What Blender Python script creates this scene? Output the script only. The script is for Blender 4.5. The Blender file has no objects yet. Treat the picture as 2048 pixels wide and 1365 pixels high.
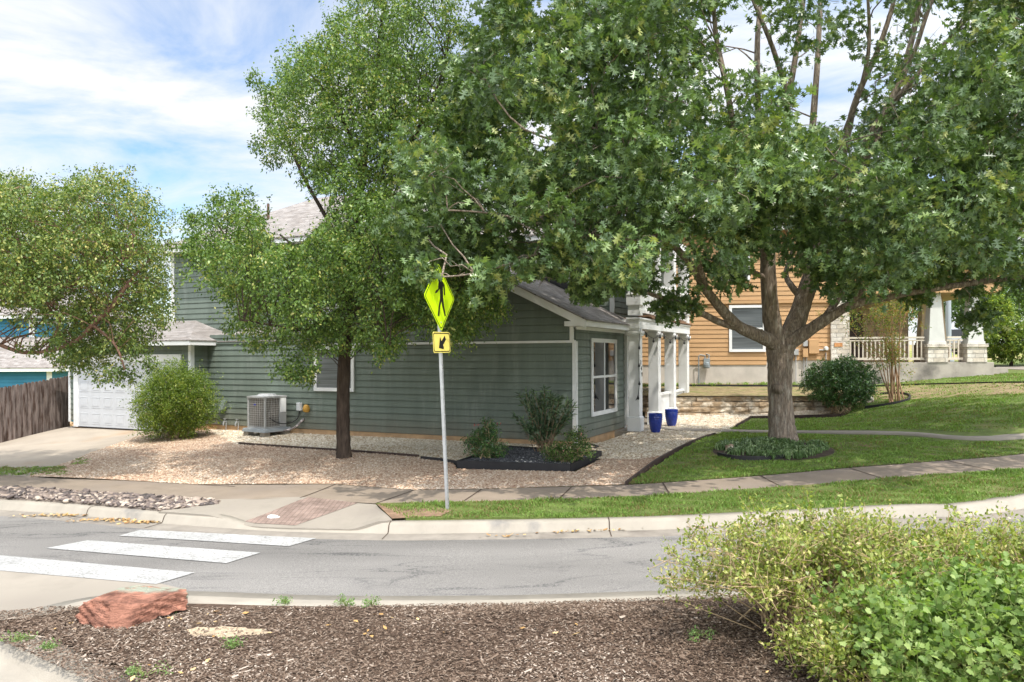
import bpy, math, random
import numpy as np
import bmesh
from mathutils import Vector, Matrix
# ------------------------------------------------------------------ camera, sky, sun, exposure
scn = bpy.context.scene
COL = scn.collection
R = math.radians
CAMZ, FPX, HOR, ROLL = 2.6, 1515.0, 713.0, 0.0037   # eye height, focal length and horizon row in the 2048 px photograph
cam = bpy.data.cameras.new('camera')
cam.sensor_width = 36.0
cam.lens = 36.0 * FPX / 2048
cam.shift_y = (HOR - 682.5) / 2048
cam.clip_start = 0.1
cam.clip_end = 3000
camo = bpy.data.objects.new('camera', cam)
COL.objects.link(camo)
camo.matrix_world = Matrix.Translation((0, 0, CAMZ)) @ Matrix.Rotation(R(90), 4, 'X') @ Matrix.Rotation(-ROLL, 4, 'Z')
scn.camera = camo

SUN = Vector((.254, -.398, 1.0)).normalized()
sl = bpy.data.lights.new('sun', 'SUN')
sl.energy = 3.5
sl.angle = R(.55)
sl.color = (1, .955, .88)
so = bpy.data.objects.new('sun', sl)
COL.objects.link(so)
so.rotation_euler = SUN.to_track_quat('Z', 'Y').to_euler()
so.location = SUN * 60

world = bpy.data.worlds.new('World')
scn.world = world
world.use_nodes = True
wn, wl = world.node_tree.nodes, world.node_tree.links
wn.clear()
wo = wn.new('ShaderNodeOutputWorld')
wb = wn.new('ShaderNodeBackground')
wb.inputs['Strength'].default_value = .15
sky = wn.new('ShaderNodeTexSky')
sky.sky_type = 'NISHITA'
sky.sun_disc = False
sky.sun_elevation = math.asin(SUN.z)
sky.sun_rotation = math.atan2(SUN.x, SUN.y)
sky.air_density, sky.dust_density, sky.ozone_density = 1.0, .6, 2.0
tc = wn.new('ShaderNodeTexCoord')
sp = wn.new('ShaderNodeSeparateXYZ')
wl.new(tc.outputs['Generated'], sp.inputs[0])
def wmath(op, a, b=None, c=None):
    n = wn.new('ShaderNodeMath'); n.operation = op
    for k, v in enumerate((a, b, c)):
        if v is None: continue
        if isinstance(v, (int, float)): n.inputs[k].default_value = v
        else: wl.new(v, n.inputs[k])
    return n.outputs[0]
zz = wmath('ADD', wmath('MAXIMUM', sp.outputs['Z'], .0), .18)
cx = wmath('DIVIDE', sp.outputs['X'], zz)
cy = wmath('DIVIDE', sp.outputs['Y'], zz)
cb = wn.new('ShaderNodeCombineXYZ')
wl.new(cx, cb.inputs[0]); wl.new(wmath('MULTIPLY', cy, 1.5), cb.inputs[1])
nz = wn.new('ShaderNodeTexNoise')
nz.inputs['Scale'].default_value = 1.25
nz.inputs['Detail'].default_value = 9
nz.inputs['Roughness'].default_value = .58
nz.inputs['Distortion'].default_value = .55
mp = wn.new('ShaderNodeMapping')
mp.inputs['Location'].default_value = (3.1, 1.7, 0)
mp.inputs['Rotation'].default_value = (0, 0, R(-24))
wl.new(cb.outputs[0], mp.inputs[0]); wl.new(mp.outputs[0], nz.inputs['Vector'])
rp = wn.new('ShaderNodeValToRGB')
rp.color_ramp.elements[0].position = .34
rp.color_ramp.elements[1].position = .575
wl.new(nz.outputs['Fac'], rp.inputs[0])
mx = wn.new('ShaderNodeMixRGB')
hsv = wn.new('ShaderNodeHueSaturation')
hsv.inputs['Saturation'].default_value = 1.12
hsv.inputs['Value'].default_value = 1.2
wl.new(sky.outputs[0], hsv.inputs['Color'])
wl.new(hsv.outputs[0], mx.inputs[1])
# added cloud brightness towards the sun, unseen behind the camera, lifts the shade
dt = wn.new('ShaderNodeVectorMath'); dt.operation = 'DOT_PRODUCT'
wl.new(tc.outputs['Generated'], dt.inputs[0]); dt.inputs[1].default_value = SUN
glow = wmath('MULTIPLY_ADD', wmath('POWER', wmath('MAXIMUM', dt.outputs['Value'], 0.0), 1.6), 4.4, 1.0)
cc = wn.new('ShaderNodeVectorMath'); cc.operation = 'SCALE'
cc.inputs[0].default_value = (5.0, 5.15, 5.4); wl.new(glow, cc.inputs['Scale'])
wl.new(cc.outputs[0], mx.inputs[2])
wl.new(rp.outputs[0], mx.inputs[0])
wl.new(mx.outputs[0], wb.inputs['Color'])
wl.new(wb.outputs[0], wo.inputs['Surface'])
scn.view_settings.view_transform = 'Standard'
scn.view_settings.look = 'None'
scn.view_settings.exposure = 0.42
scn.view_settings.gamma = 1
scn.cycles.max_bounces = 6
scn.cycles.diffuse_bounces = 3
scn.cycles.glossy_bounces = 2
scn.cycles.transmission_bounces = 4
scn.cycles.transparent_max_bounces = 4
scn.cycles.use_denoising = True
scn.cycles.sample_clamp_indirect = 4

# ------------------------------------------------------------------ measuring helpers
def ray(px, py):
    """direction (u, v): a point at depth D is (u D, D, CAMZ - v D)"""
    a, b = (px - 1024) / FPX, (py - HOR) / FPX
    return a - ROLL * b, b + ROLL * a
def at(px, py, D):
    u, v = ray(px, py)
    return Vector((u * D, D, CAMZ - v * D))
def onz(px, py, z):
    u, v = ray(px, py)
    return at(px, py, (CAMZ - z) / v)
def proj(P):
    P = np.asarray(P, float)
    a = P[..., 0] / P[..., 1]; b = (CAMZ - P[..., 2]) / P[..., 1]
    return np.stack([1024 + FPX * (a + ROLL * b), HOR + FPX * (b - ROLL * a)], -1)

# ------------------------------------------------------------------ mesh helpers
def tag(o, label=None, cat=None, group=None, kind=None):
    if label: o['label'] = label
    if cat: o['category'] = cat
    if group: o['group'] = group
    if kind: o['kind'] = kind
    return o
def thing(name, label, cat, loc=(0, 0, 0), rz=0, group=None):
    o = bpy.data.objects.new(name, None)
    COL.objects.link(o)
    o.empty_display_size = .2
    o.location = loc
    o.rotation_euler = (0, 0, rz)
    return tag(o, label, cat, group)
def link_mesh(name, me, mat, parent=None, loc=None):
    o = bpy.data.objects.new(name, me)
    COL.objects.link(o)
    if mat is not None: me.materials.append(mat)
    if parent is not None: o.parent = parent
    if loc is not None: o.location = loc
    return o
class MB:
    def __init__(s):
        s.v, s.f, s.uv = [], [], {}
    def face(s, pts, uv=None):
        b = len(s.v)
        s.v += [tuple(p) for p in pts]
        s.f.append(tuple(range(b, b + len(pts))))
        if uv: s.uv[len(s.f) - 1] = uv
    def box(s, x0, x1, y0, y1, z0, z1):
        b = len(s.v)
        s.v += [(x0, y0, z0), (x1, y0, z0), (x1, y1, z0), (x0, y1, z0), (x0, y0, z1), (x1, y0, z1), (x1, y1, z1), (x0, y1, z1)]
        for q in ((0, 3, 2, 1), (4, 5, 6, 7), (0, 1, 5, 4), (1, 2, 6, 5), (2, 3, 7, 6), (3, 0, 4, 7)):
            s.f.append(tuple(b + i for i in q))
            p = [s.v[b + i] for i in q]
            if abs(p[0][2] - p[2][2]) < 1e-6: s.uv[len(s.f) - 1] = [(a[0], a[1]) for a in p]
            elif abs(p[0][1] - p[2][1]) < 1e-6: s.uv[len(s.f) - 1] = [(a[0], a[2]) for a in p]
            else: s.uv[len(s.f) - 1] = [(a[1], a[2]) for a in p]
    def hexa(s, bot, top):
        b = len(s.v)
        s.v += [tuple(p) for p in bot] + [tuple(p) for p in top]
        n = len(bot)
        s.f.append(tuple(b + i for i in reversed(range(n))))
        s.f.append(tuple(b + n + i for i in range(n)))
        for i in range(n):
            j = (i + 1) % n
            s.f.append((b + i, b + j, b + n + j, b + n + i))
            w = (Vector(s.v[b + j]) - Vector(s.v[b + i])).length
            h = (Vector(s.v[b + n + i]) - Vector(s.v[b + i])).length
            z = s.v[b + i][2]
            s.uv[len(s.f) - 1] = [(i * 7.3, z), (i * 7.3 + w, z), (i * 7.3 + w, z + h), (i * 7.3, z + h)]
    def extrude(s, poly, d):
        d = Vector(d)
        s.hexa(poly, [Vector(p) + d for p in poly])
    def bar(s, a, b, w, h=None, up=(0, 0, 1)):
        a, b = Vector(a), Vector(b); h = h or w
        d = (b - a).normalized(); x = d.cross(Vector(up))
        if x.length < 1e-4: x = Vector((1, 0, 0))
        x.normalize(); y = x.cross(d)
        q = [x * (w / 2) * i + y * (h / 2) * j for i, j in ((-1, -1), (1, -1), (1, 1), (-1, 1))]
        s.hexa([a + k for k in q], [b + k for k in q])
    def tube(s, pts, rad, n=8, cap=True, wob=0, rng=None):
        pts = [Vector(p) for p in pts]
        if isinstance(rad, (int, float)): rad = [rad] * len(pts)
        b = len(s.v)
        x = None
        for i, p in enumerate(pts):
            d = (pts[min(i + 1, len(pts) - 1)] - pts[max(i - 1, 0)])
            if d.length < 1e-7: d = Vector((0, 0, 1))
            d.normalize()
            if x is None:
                x = d.cross(Vector((.3, .9, .2)))
                if x.length < .1: x = d.cross(Vector((1, 0, 0)))
            x = (x - d * x.dot(d)).normalized(); y = d.cross(x)
            for k in range(n):
                t = 2 * math.pi * k / n
                r = rad[i] * (1 + (rng.uniform(-wob, wob) if wob else 0))
                s.v.append(tuple(p + x * (math.cos(t) * r) + y * (math.sin(t) * r)))
        for i in range(len(pts) - 1):
            for k in range(n):
                k2 = (k + 1) % n
                s.f.append((b + i * n + k, b + i * n + k2, b + (i + 1) * n + k2, b + (i + 1) * n + k))
        if cap:
            s.f.append(tuple(b + k for k in reversed(range(n))))
            s.f.append(tuple(b + (len(pts) - 1) * n + k for k in range(n)))
    def lathe(s, prof, n=24, c=(0, 0, 0), cap=True):
        b = len(s.v)
        for r, z in prof:
            for k in range(n):
                t = 2 * math.pi * k / n
                s.v.append((c[0] + r * math.cos(t), c[1] + r * math.sin(t), c[2] + z))
        for i in range(len(prof) - 1):
            for k in range(n):
                k2 = (k + 1) % n
                s.f.append((b + i * n + k, b + i * n + k2, b + (i + 1) * n + k2, b + (i + 1) * n + k))
        if cap:
            s.f.append(tuple(b + k for k in reversed(range(n))))
            s.f.append(tuple(b + (len(prof) - 1) * n + k for k in range(n)))
    def plate(s, pts, th=.09, uvs=True):
        pts = [Vector(p) for p in pts]
        n = (pts[1] - pts[0]).cross(pts[2] - pts[0]).normalized()
        if n.z < 0: pts.reverse(); n = -n
        u = Vector((0, 0, 1)).cross(n)
        u = u.normalized() if u.length > 1e-3 else Vector((1, 0, 0))
        v = n.cross(u)
        b = len(s.v)
        s.v += [tuple(p) for p in pts] + [tuple(p - Vector((0, 0, th))) for p in pts]
        k = len(pts)
        s.f.append(tuple(b + i for i in range(k)))
        s.uv[len(s.f) - 1] = [(p.dot(u), p.dot(v)) for p in pts]
        s.f.append(tuple(b + k + i for i in reversed(range(k))))
        for i in range(k):
            j = (i + 1) % k
            s.f.append((b + i, b + k + i, b + k + j, b + j))
    def build(s, name, mat, parent=None, loc=None, smooth=False, bevel=0, dz=0):
        me = bpy.data.meshes.new(name)
        v = s.v if not dz else [(a, b, c - dz) for a, b, c in s.v]
        me.from_pydata(v, [], s.f)
        if s.uv:
            l = me.uv_layers.new(name='UVMap')
            for fi, uv in s.uv.items():
                p = me.polygons[fi]
                for k, li in enumerate(p.loop_indices): l.data[li].uv = uv[k]
        me.update()
        if smooth: me.polygons.foreach_set('use_smooth', [True] * len(me.polygons))
        o = link_mesh(name, me, mat, parent, loc)
        if bevel:
            m = o.modifiers.new('bevel', 'BEVEL'); m.width = bevel; m.segments = 2; m.limit_method = 'ANGLE'
        return o
def np_mesh(name, V, F, mat, parent=None, rnd=None, smooth=False, loc=None):
    """V (n,3) floats, F (m,k) ints: one mesh object, with an optional per-vertex random number"""
    me = bpy.data.meshes.new(name)
    V = np.ascontiguousarray(V, np.float32); F = np.ascontiguousarray(F, np.int32)
    me.vertices.add(len(V)); me.vertices.foreach_set('co', V.ravel())
    m, k = F.shape
    me.loops.add(m * k); me.loops.foreach_set('vertex_index', F.ravel())
    me.polygons.add(m)
    me.polygons.foreach_set('loop_start', np.arange(0, m * k, k, dtype=np.int32))
    if smooth: me.polygons.foreach_set('use_smooth', np.ones(m, bool))
    if rnd is not None:
        a = me.attributes.new('rnd', 'FLOAT', 'POINT')
        a.data.foreach_set('value', np.ascontiguousarray(rnd, np.float32))
    me.update(calc_edges=True)
    me.validate()
    return link_mesh(name, me, mat, parent, loc)
def unit(a):
    return a / np.maximum(np.linalg.norm(a, axis=-1, keepdims=True), 1e-9)
def in_poly(P, poly):
    P = np.asarray(P); x, y = P[..., 0], P[..., 1]
    r = np.zeros(x.shape, bool)
    for (x0, y0), (x1, y1) in zip(poly, list(poly[1:]) + [poly[0]]):
        c = ((y0 > y) != (y1 > y))
        with np.errstate(divide='ignore', invalid='ignore'):
            r ^= c & (x < (x1 - x0) * (y - y0) / (y1 - y0 + 1e-12) + x0)
    return r

# ------------------------------------------------------------------ materials
def mat(name, col, rough=.8, spec=.25, metal=0.0, vary=0.0, vscale=4.0, col2=None, c2=(.45, .6), c2scale=2.0, bump=0.0, bscale=40.0,
        stretch=(1, 1, 1), detail=6, ramp=None, coords='Object', bdist=.02):
    m = bpy.data.materials.new(name)
    m.use_nodes = True
    N, L = m.node_tree.nodes, m.node_tree.links
    b = N['Principled BSDF']
    b.inputs['Roughness'].default_value = rough
    b.inputs['Specular IOR Level'].default_value = spec
    b.inputs['Metallic'].default_value = metal
    t = N.new('ShaderNodeTexCoord'); mp = N.new('ShaderNodeMapping')
    mp.inputs['Scale'].default_value = stretch
    L.new(t.outputs[coords], mp.inputs[0])
    def noise(scale, det=detail):
        n = N.new('ShaderNodeTexNoise'); n.inputs['Scale'].default_value = scale; n.inputs['Detail'].default_value = det
        n.inputs['Roughness'].default_value = .62
        L.new(mp.outputs[0], n.inputs['Vector']); return n.outputs['Fac']
    base = N.new('ShaderNodeRGB'); base.outputs[0].default_value = (*col, 1)
    out = base.outputs[0]
    if col2 is not None:
        r = N.new('ShaderNodeValToRGB'); r.color_ramp.elements[0].position, r.color_ramp.elements[1].position = c2
        L.new(noise(c2scale), r.inputs[0])
        x = N.new('ShaderNodeMixRGB'); L.new(r.outputs[0], x.inputs[0]); L.new(out, x.inputs[1]); x.inputs[2].default_value = (*col2, 1)
        out = x.outputs[0]
    if vary:
        h = N.new('ShaderNodeMapRange'); h.inputs['From Min'].default_value, h.inputs['From Max'].default_value = .3, .7
        h.inputs['To Min'].default_value, h.inputs['To Max'].default_value = 1 - vary, 1 + vary
        L.new(noise(vscale), h.inputs[0])
        x = N.new('ShaderNodeMixRGB'); x.blend_type = 'MULTIPLY'; x.inputs[0].default_value = 1
        L.new(out, x.inputs[1]); L.new(h.outputs[0], x.inputs[2]); out = x.outputs[0]
    L.new(out, b.inputs['Base Color'])
    if bump:
        q = N.new('ShaderNodeBump'); q.inputs['Strength'].default_value = bump; q.inputs['Distance'].default_value = bdist
        L.new(noise(bscale), q.inputs['Height']); L.new(q.outputs[0], b.inputs['Normal'])
    return m
def leaf_mat(name, cols, rough=.45, spec=.4, trans=.35, patch=1.2):
    """cols: list of (position, colour) over a per-leaf random number; a slow noise shifts whole sprays a little"""
    m = bpy.data.materials.new(name); m.use_nodes = True
    N, L = m.node_tree.nodes, m.node_tree.links
    b = N['Principled BSDF']; o = N['Material Output']
    b.inputs['Roughness'].default_value = rough; b.inputs['Specular IOR Level'].default_value = spec
    a = N.new('ShaderNodeAttribute'); a.attribute_name = 'rnd'
    t = N.new('ShaderNodeTexCoord'); n = N.new('ShaderNodeTexNoise'); n.inputs['Scale'].default_value = patch; n.inputs['Detail'].default_value = 3
    L.new(t.outputs['Object'], n.inputs['Vector'])
    s1 = N.new('ShaderNodeMath'); s1.operation = 'MULTIPLY_ADD'; s1.inputs[1].default_value = .9; s1.inputs[2].default_value = -.45
    L.new(n.outputs['Fac'], s1.inputs[0])
    s2 = N.new('ShaderNodeMath'); s2.operation = 'ADD'; s2.use_clamp = True
    L.new(a.outputs['Fac'], s2.inputs[0]); L.new(s1.outputs[0], s2.inputs[1])
    r = N.new('ShaderNodeValToRGB'); e = r.color_ramp.elements
    while len(e) < len(cols): e.new(.5)
    for k, (p, c) in enumerate(cols): e[k].position = p; e[k].color = (*c, 1)
    L.new(s2.outputs[0], r.inputs[0]); L.new(r.outputs[0], b.inputs['Base Color'])
    tr = N.new('ShaderNodeBsdfTranslucent')
    g = N.new('ShaderNodeMixRGB'); g.blend_type = 'MULTIPLY'; g.inputs[0].default_value = 1
    L.new(r.outputs[0], g.inputs[1]); g.inputs[2].default_value = (1.5, 1.6, .7, 1)
    L.new(g.outputs[0], tr.inputs['Color'])
    ms = N.new('ShaderNodeMixShader'); ms.inputs[0].default_value = trans
    L.new(b.outputs[0], ms.inputs[1]); L.new(tr.outputs[0], ms.inputs[2]); L.new(ms.outputs[0], o.inputs['Surface'])
    return m
def brick_mat(name, c1, c2, mortar, w, h, ms=.01, rough=.85, bump=.4, coords='UV', vary=.25, vscale=3, off=.5, squash=1.0):
    m = bpy.data.materials.new(name); m.use_nodes = True
    N, L = m.node_tree.nodes, m.node_tree.links
    b = N['Principled BSDF']; b.inputs['Roughness'].default_value = rough; b.inputs['Specular IOR Level'].default_value = .2
    t = N.new('ShaderNodeTexCoord'); k = N.new('ShaderNodeTexBrick')
    L.new(t.outputs[coords], k.inputs['Vector'])
    k.inputs['Color1'].default_value = (*c1, 1); k.inputs['Color2'].default_value = (*c2, 1); k.inputs['Mortar'].default_value = (*mortar, 1)
    k.inputs['Scale'].default_value = 1; k.inputs['Brick Width'].default_value = w; k.inputs['Row Height'].default_value = h
    k.inputs['Mortar Size'].default_value = ms; k.inputs['Mortar Smooth'].default_value = .3; k.offset = off
    k.squash = squash; k.squash_frequency = 3
    n = N.new('ShaderNodeTexNoise'); n.inputs['Scale'].default_value = vscale; n.inputs['Detail'].default_value = 8; n.inputs['Roughness'].default_value = .65
    L.new(t.outputs['Object'], n.inputs['Vector'])
    q = N.new('ShaderNodeMapRange'); q.inputs['From Min'].default_value, q.inputs['From Max'].default_value = .3, .7
    q.inputs['To Min'].default_value, q.inputs['To Max'].default_value = 1 - vary, 1 + vary
    L.new(n.outputs['Fac'], q.inputs[0])
    x = N.new('ShaderNodeMixRGB'); x.blend_type = 'MULTIPLY'; x.inputs[0].default_value = 1
    L.new(k.outputs['Color'], x.inputs[1]); L.new(q.outputs[0], x.inputs[2]); L.new(x.outputs[0], b.inputs['Base Color'])
    n2 = N.new('ShaderNodeTexNoise'); n2.inputs['Scale'].default_value = vscale * 9; n2.inputs['Detail'].default_value = 6
    L.new(t.outputs['Object'], n2.inputs['Vector'])
    iv = N.new('ShaderNodeMath'); iv.operation = 'MULTIPLY_ADD'; iv.inputs[1].default_value = -1.2
    L.new(k.outputs['Fac'], iv.inputs[0]); L.new(n2.outputs['Fac'], iv.inputs[2])
    bp = N.new('ShaderNodeBump'); bp.inputs['Strength'].default_value = bump; bp.inputs['Distance'].default_value = .02
    L.new(iv.outputs[0], bp.inputs['Height']); L.new(bp.outputs[0], b.inputs['Normal'])
    return m
def stone_mat(name, cols, scale, rough=.85, bump=.9, edge=.75):
    """loose stones: voronoi cells with a colour each, darker only where the cells leave a real gap in height"""
    m = bpy.data.materials.new(name); m.use_nodes = True
    N, L = m.node_tree.nodes, m.node_tree.links
    b = N['Principled BSDF']; b.inputs['Roughness'].default_value = rough; b.inputs['Specular IOR Level'].default_value = .2
    t = N.new('ShaderNodeTexCoord')
    v = N.new('ShaderNodeTexVoronoi'); v.inputs['Scale'].default_value = scale; L.new(t.outputs['Object'], v.inputs['Vector'])
    sx = N.new('ShaderNodeSeparateColor'); L.new(v.outputs['Color'], sx.inputs[0])
    r = N.new('ShaderNodeValToRGB'); e = r.color_ramp.elements
    while len(e) < len(cols): e.new(.5)
    for k, (p, c) in enumerate(cols): e[k].position = p; e[k].color = (*c, 1)
    L.new(sx.outputs[0], r.inputs[0])
    n = N.new('ShaderNodeTexNoise'); n.inputs['Scale'].default_value = .9; n.inputs['Detail'].default_value = 5; L.new(t.outputs['Object'], n.inputs['Vector'])
    q = N.new('ShaderNodeMapRange'); q.inputs['To Min'].default_value, q.inputs['To Max'].default_value = .72, 1.28; L.new(n.outputs['Fac'], q.inputs[0])
    x = N.new('ShaderNodeMixRGB'); x.blend_type = 'MULTIPLY'; x.inputs[0].default_value = 1
    L.new(r.outputs[0], x.inputs[1]); L.new(q.outputs[0], x.inputs[2]); L.new(x.outputs[0], b.inputs['Base Color'])
    iv = N.new('ShaderNodeMath'); iv.operation = 'SUBTRACT'; iv.inputs[0].default_value = 1; L.new(v.outputs['Distance'], iv.inputs[1])
    bp = N.new('ShaderNodeBump'); bp.inputs['Strength'].default_value = bump; bp.inputs['Distance'].default_value = .03
    L.new(iv.outputs[0], bp.inputs['Height']); L.new(bp.outputs[0], b.inputs['Normal'])
    return m

WHITE = mat('white_trim_paint', (.72, .72, .70), .55, vary=.06, vscale=2, bump=.08, bscale=60)
GREEN = mat('grey_green_siding_paint', (.148, .178, .147), .62, vary=.15, vscale=.9, col2=(.215, .24, .205), c2=(.54, .76), c2scale=1.3, stretch=(2.6, 2.6, .45), bump=.12, bscale=25)
def splash(m, z0, z1, col):
    """dried mud splashed up the foot of a wall, ragged along its upper edge"""
    N, L = m.node_tree.nodes, m.node_tree.links; b = N['Principled BSDF']; old = b.inputs['Base Color'].links[0].from_socket
    t = N.new('ShaderNodeTexCoord'); s = N.new('ShaderNodeSeparateXYZ'); L.new(t.outputs['Object'], s.inputs[0])
    n = N.new('ShaderNodeTexNoise'); n.inputs['Scale'].default_value = 2.2; n.inputs['Detail'].default_value = 8; L.new(t.outputs['Object'], n.inputs['Vector'])
    g = N.new('ShaderNodeMapRange'); g.inputs['From Min'].default_value = z1; g.inputs['From Max'].default_value = z0; L.new(s.outputs['Z'], g.inputs[0])
    k = N.new('ShaderNodeMath'); k.operation = 'MULTIPLY'; L.new(g.outputs[0], k.inputs[0]); L.new(n.outputs['Fac'], k.inputs[1])
    x = N.new('ShaderNodeMixRGB'); L.new(k.outputs[0], x.inputs[0]); L.new(old, x.inputs[1]); x.inputs[2].default_value = (*col, 1); L.new(x.outputs[0], b.inputs['Base Color'])
splash(GREEN, .1, .75, (.17, .135, .095))
ORANGE = mat('ochre_siding_paint', (.47, .285, .14), .65, vary=.12, vscale=1.5, stretch=(.5, .5, 3), bump=.1, bscale=25)
BLUE = mat('blue_siding_paint', (.04, .19, .30), .6, vary=.08, vscale=1.5, bump=.08, bscale=25)
SHINGLE = brick_mat('grey_brown_shingles', (.20, .175, .155), (.29, .265, .245), (.10, .09, .085), .33, .14, .006, bump=.5, vary=.22, vscale=3.5)
FOUND = mat('tan_concrete', (.46, .30, .17), .9, vary=.2, vscale=3, bump=.3)
CONC = mat('pale_concrete', (.27, .238, .195), .9, vary=.13, vscale=1.6, col2=(.19, .165, .138), c2=(.48, .75), c2scale=.8, bump=.25, bscale=90)
WALKC = mat('weathered_sidewalk_concrete', (.235, .188, .142), .92, vary=.16, vscale=2.2, col2=(.19, .155, .125), c2=(.45, .7), c2scale=1.1, bump=.25, bscale=90)
DRIVEC = mat('driveway_concrete', (.33, .28, .22), .9, vary=.12, vscale=1.0, col2=(.33, .22, .13), c2=(.58, .78), c2scale=.35, bump=.2, bscale=80)
GREYC = mat('stained_grey_concrete', (.42, .38, .33), .9, vary=.16, vscale=1.4, col2=(.17, .155, .14), c2=(.5, .68), c2scale=.75, bump=.25)
GLASS = mat('dark_window_glass', (.02, .022, .024), .03, .9, vary=.0)
SCREEN = mat('window_with_blinds', (.10, .11, .115), .25, .6, vary=.45, vscale=22, stretch=(.02, .02, 1), detail=1)
BLACK = mat('black_metal_edging', (.02, .018, .018), .6, .4, vary=.3, vscale=5)
RUST = mat('brown_steel_edging', (.055, .035, .028), .75, .3, vary=.4, vscale=4)
GALV = mat('galvanised_steel', (.50, .51, .52), .42, .5, .6, vary=.15, vscale=8)
GREYM = mat('grey_painted_metal', (.36, .36, .35), .5, .4, vary=.1)
SOIL = mat('dark_soil', (.07, .05, .036), .95, vary=.4, vscale=6, bump=.5)
BARKO = mat('oak_bark', (.275, .215, .165), .95, .15, vary=.5, vscale=13, col2=(.46, .40, .33), c2=(.50, .66), c2scale=7, bump=1.0, bscale=17, stretch=(2.2, 2.2, .40), bdist=.07)
BARKE = mat('elm_bark', (.075, .055, .042), .95, .15, vary=.45, vscale=9, bump=1.0, bscale=20, stretch=(2, 2, .4), bdist=.05)
STEM = mat('tan_twigs', (.44, .32, .19), .85, vary=.3, vscale=12)
# ------------------------------------------------------------------ lie of the land
def zr(x):
    x = np.asarray(x, float)
    return np.where(x > 0, .03 * np.minimum(x, 14), .008 * np.maximum(x, -30))
_cp = [(0, 955, .05), (400, 970, .15), (680, 985, .14), (1100, 990, .20), (1600, 958, .33), (2048, 920, .47), (0, 1004, .09), (281, 1030, .12), (782, 1042, .15),
       (1220, 1034, .18), (1500, 1023, .24), (2048, 989, .38), (2048, 870, .75), (2048, 820, 1.2), (2048, 770, 1.68), (1565, 882, .60), (1430, 870, .5),
       (1250, 968, .24), (1311, 868, .47), (1150, 892, .40), (930, 884, .37), (674, 870, .36), (500, 872, .33), (421, 864, .33), (688, 916, .33),
       (350, 882, .25), (160, 851, .28), (290, 856, .30), (0, 945, -.03)]
_w = [tuple(onz(x, y, z)) for x, y, z in _cp]
_a, _b = at(0, 887, 24.0), at(145, 853, 26.6)
_w += [tuple(_a), tuple(_b), (12.5, 26, 1.2), (13.1, 26.6, 1.25), (10.5, 23.8, .72), (6, 26, .60), (6, 30, .8), (15.5, 28.9, 1.55), (19, 29, 1.82), (24, 32, 2.05), (30, 50, 2.55), (55, 85, 4.6),
       (20, 45, 2.3), (0, 60, 1.6), (-22, 38, -.7), (-40, 60, -1), (-9, 30, .35), (-30, 15, -.5), (-25, 28, -.5), (18, 14.5, .62), (30, 18, 1.0), (-18, 13, -.12), (0, 40, 1.0), (90, 140, 9)]
_w = np.array(_w)
def _phi(d2):
    return np.where(d2 > 1e-9, .5 * d2 * np.log(np.maximum(d2, 1e-9)), 0)
_n = len(_w)
_K = np.zeros((_n + 3, _n + 3))
_K[:_n, :_n] = _phi(((_w[:, None, :2] - _w[None, :, :2]) ** 2).sum(-1)) + np.eye(_n) * .25
_K[:_n, _n] = 1; _K[:_n, _n + 1:] = _w[:, :2]; _K[_n:, :_n] = _K[:_n, _n:].T
_c = np.linalg.solve(_K, np.r_[_w[:, 2], 0, 0, 0])
def land(x, y):
    x, y = np.asarray(x, float), np.asarray(y, float)
    d2 = (x[..., None] - _w[:, 0]) ** 2 + (y[..., None] - _w[:, 1]) ** 2
    return _phi(d2) @ _c[:_n] + _c[_n] + _c[_n + 1] * x + _c[_n + 2] * y
def island(x, y):
    x, y = np.asarray(x, float), np.asarray(y, float)
    d = np.minimum(np.minimum((7.75 - y) / .9, (x + 5.6 - .35 * (y - 7)) / 1.3), 1)
    m = .10 * np.exp(-((x - .1) ** 2 / 1.2 + (y - 7.0) ** 2 / .25)) + .02 * np.sin(x * 1.7 + 1) * np.sin(y * 2.1) + .10 * np.exp(-((x - 3.2) ** 2 / 4 + (y - 6.3) ** 2 / 1.5))
    return .115 + zr(x) + np.clip(d, 0, 1) * (.05 + m)
def onfun(px, py, fun, d0=4.0, d1=90.0):
    u, v = ray(px, py)
    D = np.arange(d0, d1, .05)
    g = CAMZ - v * D - fun(u * D, D)
    k = np.argmax(g < 0) if (g < 0).any() else len(D) - 1
    if k > 0:
        t = g[k - 1] / (g[k - 1] - g[k]); d = D[k - 1] + t * .05
    else: d = D[0]
    return Vector((u * d, d, float(fun(u * d, d))))
def L_(px, py): return onfun(px, py, land, 9)
def RD(px, py): return onfun(px, py, lambda x, y: zr(x) + 0 * y, 4)
def xy(pts): return [(p[0], p[1]) for p in pts]
def bench(x, y): return np.maximum(land(x, y), 1.22 + .045 * (np.asarray(y, float) - 25.6))

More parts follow.
